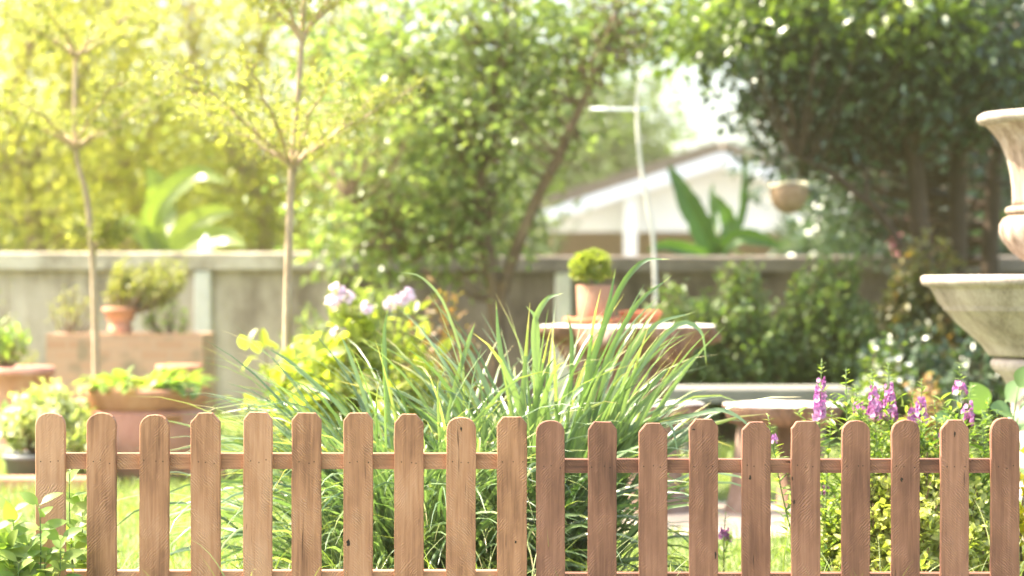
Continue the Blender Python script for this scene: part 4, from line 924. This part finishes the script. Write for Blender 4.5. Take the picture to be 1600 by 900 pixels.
# ------------------------------------------------------------------ strap-leaf clumps
def blades(mb, n, cx, cy_, rad, Ls, wds, th0, bend, bias=(0, 0), seed=1, stand=0.0, dry=.02):
    g = np.random.default_rng(seed); S = 11
    for i in range(n):
        a = g.uniform(0, 2*PI); r = rad*math.sqrt(g.uniform()); base = np.array([cx+r*math.cos(a)*1.4, cy_+r*math.sin(a), 0])
        az = a+g.normal(0, .7); L_ = g.uniform(*Ls); w_ = g.uniform(*wds)
        h = np.array([math.cos(az)+bias[0], math.sin(az)*.8+bias[1], 0]); h /= np.linalg.norm(h)+1e-6
        t0 = abs(g.normal(0, th0))+.05; kb = g.uniform(*bend)
        p = base.copy(); pts = [p.copy()]; tans = []
        crv = g.uniform(1.4, 2.6); sw = g.normal(0, .25)
        for s in range(S):
            u = (s+.5)/S; th = min(2.75, t0+kb*u**crv)
            hh = h*math.cos(sw*u)+np.array([-h[1], h[0], 0])*math.sin(sw*u)
            tn = hh*math.sin(th)+np.array([0, 0, math.cos(th)]); p = p+tn*L_/S
            if p[2] < .015: p[2] = .015
            pts.append(p.copy()); tans.append(tn)
        pts = np.array(pts); tn = norm(np.gradient(pts, axis=0))
        sd = norm(np.cross(tn, np.array([h[0], h[1], .05])*1.0)+1e-6)
        sd = norm(np.cross(np.array([-h[1], h[0], 0.0])[None]*0+tn, np.cross(np.array([-h[1], h[0], 0.])[None], tn)))
        roll = g.normal(0, .5); nr = np.cross(sd, tn)
        tw = roll+np.linspace(0, g.normal(0, .8), S+1)
        s2 = sd*np.cos(tw)[:, None]+nr*np.sin(tw)[:, None]; n2 = np.cross(s2, tn)
        t = np.linspace(0, 1, S+1); wp = w_/2*np.clip(np.minimum(.55+t*1.6, (1-t)*2.6+.04), 0, 1)[:, None]
        v = np.stack([pts-s2*wp+n2*wp*.35, pts, pts+s2*wp+n2*wp*.35], 1).reshape(-1, 3)
        q = []
        for s in range(S):
            b = s*3; q += [[b, b+1, b+4, b+3], [b+1, b+2, b+5, b+4]]
        rv = g.uniform(0, .95) if g.uniform() > dry else 1.0
        rr = np.repeat(np.clip(rv*.85+.15*t[:-1]**4*1.2, 0, 1), 2)
        if g.uniform() < .3: rr[-4:] = np.array([.93, .93, 1, 1])
        mb.add(v, quads=q, rnd=rr)
FL = lambda px, d: P(px, 0, d)[0]
def long_blade(mb, path, d, w_, rv, tilt=.5):
    pts = smooth_path([P(a, b, d+e) for a, b, e in path], 16); n = len(pts); t = np.linspace(0, 1, n)
    tn = norm(np.gradient(pts, axis=0)); sd = norm(np.cross(tn, np.array([math.sin(tilt), -1.0, tilt]))); nr = np.cross(sd, tn)
    wp = w_/2*np.clip(np.minimum(.6+t, (1-t)*3+.04), 0, 1)[:, None]
    v = np.stack([pts-sd*wp+nr*wp*.4, pts, pts+sd*wp+nr*wp*.4], 1).reshape(-1, 3)
    mb.add(v, quads=[q for s in range(n-1) for q in ([s*3, s*3+1, s*3+4, s*3+3], [s*3+1, s*3+2, s*3+5, s*3+4])], rnd=np.repeat(np.where(t[:-1] > .92, .92, rv), 2))
mb = MB()
blades(mb, 250, FL(845, 5.75), 5.75, .11, (.58, .98), (.011, .022), .17, (.3, 1.5), (.1, 0), 21)
blades(mb, 110, FL(855, 5.7), 5.7, .13, (.45, .85), (.009, .017), .28, (1.0, 2.6), (.25, -.1), 22, dry=.08)
blades(mb, 110, FL(840, 5.6), 5.62, .15, (.35, .6), (.008, .013), .5, (1.2, 2.6), (0, -.3), 25, dry=.15)
for path, w_, rv in (([(868, 900, 0), (905, 650, 0), (955, 480, -.03), (1000, 412, -.06), (1046, 405, -.08)], .016, .25), ([(872, 900, 0), (920, 640, -.02), (985, 490, -.06), (1050, 430, -.1)], .015, .35),
                     ([(880, 900, 0), (935, 660, .02), (1010, 520, 0), (1086, 487, 0)], .015, .55), ([(878, 900, 0), (930, 690, .03), (1040, 522, .05), (1092, 515, .06), (1104, 572, .07)], .016, .6),
                     ([(850, 900, 0), (842, 650, -.02), (833, 520, -.04), (852, 470, -.05), (880, 458, -.06)], .017, .7), ([(846, 900, 0), (838, 640, 0), (838, 510, -.03), (822, 478, -.05)], .017, .65),
                     ([(890, 900, 0), (960, 690, -.04), (1060, 580, -.08), (1098, 548, -.1)], .014, .6), ([(900, 900, 0), (980, 700, -.06), (1100, 645, -.12), (1150, 650, -.14), (1192, 690, -.16)], .014, .45),
                     ([(858, 900, 0), (905, 640, .03), (945, 500, .04), (962, 420, .05)], .018, .2), ([(845, 900, 0), (800, 650, 0), (780, 540, 0), (775, 470, 0)], .016, .4), ([(850, 900, 0), (885, 660, .02), (893, 540, .02), (886, 487, .02)], .014, .2),
                     ([(888, 900, 0), (950, 680, -.02), (1020, 600, -.05), (1048, 572, -.06)], .016, .5), ([(892, 900, 0), (970, 720, -.05), (1040, 660, -.1), (1062, 720, -.12)], .012, .6)):
    long_blade(mb, path, 5.66, w_, rv)
tag(mb.build('strap_leaf_plant', M['strap'], smooth=True, loc=(FL(850, 5.75), 5.75, 0)), 'taller clump of upright broad strap leaves in front of the log table', 'plant', 'strap-leaf clumps behind the fence')
mb = MB()
blades(mb, 400, FL(650, 5.7), 5.7, .15, (.55, .95), (.007, .014), .32, (.7, 2.3), (-.3, 0), 123, dry=.06)
blades(mb, 330, FL(600, 5.65), 5.62, .18, (.40, .80), (.006, .012), .42, (1.1, 2.7), (-.2, -.2), 24, dry=.10)
blades(mb, 170, FL(690, 5.6), 5.6, .16, (.4, .75), (.007, .012), .55, (1.2, 2.6), (.2, -.3), 26, dry=.08)
for path, w_, rv in (([(690, 900, 0), (725, 620, 0), (700, 490, 0), (660, 435, -.02), (622, 425, -.03)], .009, .85), ([(650, 900, 0), (612, 690, 0), (600, 540, 0), (606, 480, 0)], .013, .3),
                     ([(640, 900, 0), (560, 680, -.05), (470, 580, -.1), (412, 540, -.12)], .013, .5), ([(660, 900, 0), (700, 650, 0), (730, 540, 0), (742, 505, 0)], .014, .6), ([(640, 900, 0), (580, 660, 0), (548, 560, 0), (530, 520, 0)], .012, .6)):
    long_blade(mb, path, 5.64, w_, rv)
tag(mb.build('strap_leaf_plant', M['strap'], smooth=True, loc=(FL(640, 5.7), 5.7, 0)), 'wider sprawling clump of narrow arching strap leaves below the lilac shrub', 'plant', 'strap-leaf clumps behind the fence')

# ------------------------------------------------------------------ purple flowered plants
FINE = fine_leaf(.24, .3, .25, 4, .4)
def angelonia(label, px, d, stems, seed):
    g = np.random.default_rng(seed); b = P(px, 0, d); b[2] = 0
    st = MB(); lf = MB(); sp = []
    for (tpx, tpy, fl, flen) in stems:
        tip = P(tpx, tpy, d+g.uniform(-.08, .08)); foot = b+np.array([g.normal(0, .03), g.normal(0, .03), 0])
        mid = foot*.4+tip*.6; mid[0] = foot[0]*.25+tip[0]*.75+g.normal(0, .015)
        pth = smooth_path([foot, mid, tip], 16); n = len(pth); tube(st, pth, np.linspace(.0030, .0010, n), 6)
        arc = np.concatenate([[0], np.cumsum(np.linalg.norm(np.diff(pth, axis=0), axis=1))]); T = arc[-1]
        at = lambda s: np.array([np.interp(s, arc, pth[:, i]) for i in range(3)])
        s = .10; kk = 0
        while s < T:
            dist = T-s; infl = fl and .05 < dist < .05+flen
            p = at(s); az = kk*1.75+g.normal(0, .3)
            for sgn in (0, PI):
                a = az+sgn
                if infl: continue
                dv = np.array([math.cos(a), math.sin(a), .55+g.normal(0, .2)])
                sz = (.050*g.uniform(.7, 1.25)) if dist > .1 else .016+.22*dist*g.uniform(.7, 1.2)
                scatter(lf, FINE, p[None], dv[None], np.array([[0, 0, 1.0]])+g.normal(0, .3, (1, 3)), sz, g.uniform(0, 1, 1))
            # side shoot
            if not infl and dist > .12 and g.uniform() < .5:
                a = az+g.uniform(0, 6); L_ = g.uniform(.05, .12); dv = norm(np.array([math.cos(a), math.sin(a), .9])); e = p+dv*L_
                tube(st, [p, p+dv*L_*.5, e], [.0015, .0012, .0008], 5, cap=False)
                m = 9; u = np.linspace(.25, 1, m); aa = g.uniform(0, 6, m)
                scatter(lf, FINE, p+dv*L_*u[:, None], np.stack([np.cos(aa), np.sin(aa), np.full(m, .8)], 1), np.array([0, 0, 1.])+g.normal(0, .3, (m, 3)), .034*g.uniform(.6, 1.2, m), g.uniform(0, 1, m))
            s += .020 if dist > .1 else .011
            kk += 1
        if fl:
            mb = MB(); s = T-.05-flen
            while s < T-.05:
                p = at(s); u = (s-(T-.05-flen))/flen
                for q in range(2 if g.uniform() < .8 else 1):
                    a = g.uniform(0, 2*PI); o = np.array([math.cos(a), math.sin(a), .1]); c = p+o*.0125*(1.15-.55*u); sz = .0122*(1.1-.5*u)
                    nr = norm(o+g.normal(0, .2, 3)); u_ = norm(np.cross(nr, [0.1, .2, 1.])); v_ = np.cross(nr, u_)
                    an = np.arange(5)*2*PI/5+g.uniform(0, 1)
                    scatter(mb, fine_leaf(.95, .1, .15, 3, .6), np.repeat(c[None], 5, 0), u_*np.cos(an)[:, None]+v_*np.sin(an)[:, None]+nr*.55, np.repeat(nr[None], 5, 0), sz*g.uniform(.85, 1.15, 5), np.clip(g.uniform(0, 1)*.5+g.uniform(0, .5, 5), 0, 1))
                s += .0050
            sp.append(mb)
        # buds above the flowers
    t = thing('flowering_plant', label, 'plant', b, 'purple flowered plants by the fence')
    part(st, 'stem', M['stem'], t, True); part(lf, 'foliage', M['angel'], t)
    for mb in sp: part(mb, 'flower_spike', M['purple'], t)
angelonia('leafy plant with the single tallest dense purple flower spike', 1300, 5.5, [(1284, 560, 1, .115), (1300, 640, 0, 0), (1322, 575, 0, 0), (1345, 610, 0, 0), (1322, 690, 0, 0), (1290, 730, 1, .02)], 31)
angelonia('leafy plant with two neighbouring purple spikes and looser blooms', 1370, 5.55, [(1362, 575, 1, .085), (1388, 570, 1, .10), (1350, 640, 0, 0), (1400, 640, 0, 0), (1375, 600, 1, .05), (1335, 600, 1, .03), (1395, 680, 0, 0)], 32)
angelonia('leafy plant with thin half-open purple spikes in the middle of the row', 1440, 5.5, [(1440, 592, 1, .07), (1425, 610, 1, .045), (1460, 625, 0, 0), (1415, 660, 0, 0), (1450, 690, 0, 0), (1475, 650, 1, .02)], 33)
angelonia('leafy plant with small pinkish purple blooms beside the fountain stem', 1510, 5.55, [(1500, 568, 1, .03), (1518, 600, 1, .06), (1535, 640, 0, 0), (1485, 660, 0, 0), (1545, 620, 0, 0), (1495, 700, 1, .02), (1560, 640, 0, 0)], 34)
angelonia('slender plant with one small purple bloom leaning between two pickets', 1262, 5.3, [(1200, 650, 1, .025), (1240, 700, 0, 0)], 35)
angelonia('tiny low plant with a magenta bloom beside the paving', 1135, 5.9, [(1134, 800, 1, .035), (1112, 850, 0, 0)], 36)
shrub('golden_bush', 'low mounded bush of small golden-green leaves behind the right fence panel', 'bush', 1425, 5.5, 690, 290, M['golden'], .023, 330, 70, tmpl=fine_leaf(.7, .3, .2, 3), jag=.35)
shrub('leafy_bush', 'fine green leafy bush under the purple flowers', 'bush', 1430, 5.75, 620, 280, M['angel'], .038, 170, 46, tmpl=FINE, jag=.35)
# big round leaves by the fountain
g = np.random.default_rng(8)
t = thing('broad_leaf_plant', 'plant with large round grey-green leaves at the foot of the fountain', 'plant', P(1555, 0, 6.2)*np.array([1, 1, 0]))
st = MB()
for (lx, ly, sz, fx_, fz) in ((1530, 625, .11, -.3, .75), (1568, 640, .085, -.6, .25), (1585, 612, .09, .35, .45), (1592, 660, .12, .4, .1), (1548, 655, .09, -.2, .2), (1570, 690, .1, .3, -.1), (1612, 640, .11, .5, .3), (1478, 655, .08, -.6, .2), (1600, 590, .08, .3, .6), (1580, 740, .11, .1, .0), (1600, 790, .1, .3, .1)):
    e = P(lx, ly, 6.15+g.uniform(-.05, .12)); b = P(1560, 0, 6.2); b[2] = .0
    dv = norm(np.array([fx_, -.35, fz])); s0 = e-dv*sz*.45
    tube(st, smooth_path([b, (b+s0)/2+np.array([0, 0, .06]), s0], 8), np.linspace(.005, .0025, 9), 6)
    mb = MB(); scatter(mb, fine_leaf(.82, .22, .18, 9, .42), s0[None], dv[None], np.array([[fx_*.3, -.75, .7]]), sz, np.array([g.uniform(.1, .8)]))
    part(mb, 'leaf', M['broad'], t, True)
part(st, 'stem', M['stem'], t, True)
shrub('yellow_leaf_plant', 'bright yellow leaved plant at the far right edge behind the last picket', 'plant', 1606, 5.6, 690, 40, leafmat('yellow_leaf', [(.42, .36, .03), (.55, .48, .05)], .35), .05, 10, 10, tmpl=LEAF_ROUND)

# ------------------------------------------------------------------ weed at the left front
g = np.random.default_rng(5)
WEED = fine_leaf(.52, .25, .3, 6, .38, petiole=.12)
for (label, px, d, stems) in (('light green weed with pointed leaves hugging the outside of the first picket', 62, 4.66, [(20, 800), (62, 790), (95, 845), (45, 850), (10, 850), (70, 870)]),
                              ('light green weed growing between the first two pickets', 122, 4.86, [(108, 735), (128, 790), (112, 830), (140, 850)]),
                              ('low light green weed at the bottom left corner of the photo', 8, 4.62, [(-8, 830), (16, 840), (30, 880), (-20, 870)])):
    b = P(px, 0, d); b[2] = 0; st = MB(); lf = MB()
    for (tx_, ty_) in stems:
        tip = P(tx_, ty_, d+g.uniform(-.04, .03)); pth = smooth_path([b+np.array([g.normal(0, .02), g.normal(0, .01), 0]), (b*.4+tip*.6)+np.array([(tip[0]-b[0])*.2, 0, 0]), tip], 10); n = len(pth)
        tube(st, pth, np.linspace(.0026, .0012, n), 6)
        for i in range(3, n):
            for sgn in (0, PI):
                a = i*1.6+sgn+g.normal(0, .25); top = i/(n-1)
                scatter(lf, WEED, pth[i][None], np.array([[math.cos(a), math.sin(a)*.7, .30+.5*top**4]]), np.array([[0, -.75, .8]])+g.normal(0, .3, (1, 3)), .082*(1.15-.55*top)*g.uniform(.75, 1.2), g.uniform(0, 1, 1))
    t = thing('weed', label, 'weed', b, 'leafy weeds at the left end of the fence')
    part(st, 'stem', M['stem'], t, True); part(lf, 'foliage', M['weed'], t, True)

# ------------------------------------------------------------------ grass
def turf(n, y0, y1, hs, ws, seed, dense=None):
    g = np.random.default_rng(seed); mbg = MB()
    y = y0+(y1-y0)*g.uniform(0, 1, n)**1.15; x = g.uniform(-1, 1, n)*(y*.275+.15)
    h = g.uniform(*hs, n)*(1+.25*np.sin(x*3.1+y*2.3)); az = g.uniform(0, 2*PI, n); ln = g.uniform(.15, .8, n)
    w_ = g.uniform(*ws, n); dx, dy = np.cos(az), np.sin(az)
    b = np.stack([x, y, np.zeros(n)], 1); sd = np.stack([-dy, dx, 0*dx], 1)*w_[:, None]*.5
    m1 = b+np.stack([dx*h*ln*.25, dy*h*ln*.25, h*.55], 1); tp = b+np.stack([dx*h*ln, dy*h*ln, h*(1-.3*ln)], 1)
    v = np.stack([b-sd, b+sd, m1+sd*.8, m1-sd*.8, tp], 1).reshape(-1, 3)
    i = np.arange(n)*5
    q = np.stack([i, i+1, i+2, i+3], 1); t = np.stack([i+3, i+2, i+4], 1)
    rv = np.clip(g.uniform(0, .8, n)+.2*np.sin(x*2+y*1.3), 0, 1)
    return v, q, t, rv
mb = MB()
for (n, y0, y1, hs, ws, sd_) in ((42000, 5.0, 9.5, (.035, .085), (.003, .006), 1), (16000, 9.0, 14.0, (.05, .10), (.006, .010), 2)):
    v, q, t, rv = turf(n, y0, y1, hs, ws, sd_)
    keep = ((v[::5, 0]-.83)**2+(v[::5, 1]-7.75)**2 > .40)
    kk = np.nonzero(keep)[0]; v = v.reshape(-1, 5, 3)[kk].reshape(-1, 3); i = np.arange(len(kk))*5
    q = np.stack([i, i+1, i+2, i+3], 1); t = np.stack([i+3, i+2, i+4], 1)
    mb.v.append(v.astype(np.float32)); 
    mb.q.append((q.astype(np.int32)+mb.n, rv[kk].astype(np.float32), np.zeros(len(kk), np.int32))); mb.t.append((t.astype(np.int32)+mb.n, rv[kk].astype(np.float32), np.zeros(len(kk), np.int32))); mb.n += len(v)
tag(mb.build('grass', M['grass']), kind='stuff')
# longer tufts left uncut along the fence
mb = MB(); g = np.random.default_rng(77)
for i in range(150):
    px = g.uniform(-20, 1620); d = g.uniform(4.82, 5.25) if g.uniform() < .85 else g.uniform(4.6, 4.7)
    blades(mb, int(g.integers(4, 9)), FL(px, d), d, .035, (.16, .40 if g.uniform() < .3 else .30), (.0025, .0048), .28, (.4, 1.7), seed=int(g.integers(1e6)), dry=.1)
tag(mb.build('tall_grass', M['grass'], smooth=True), kind='stuff')
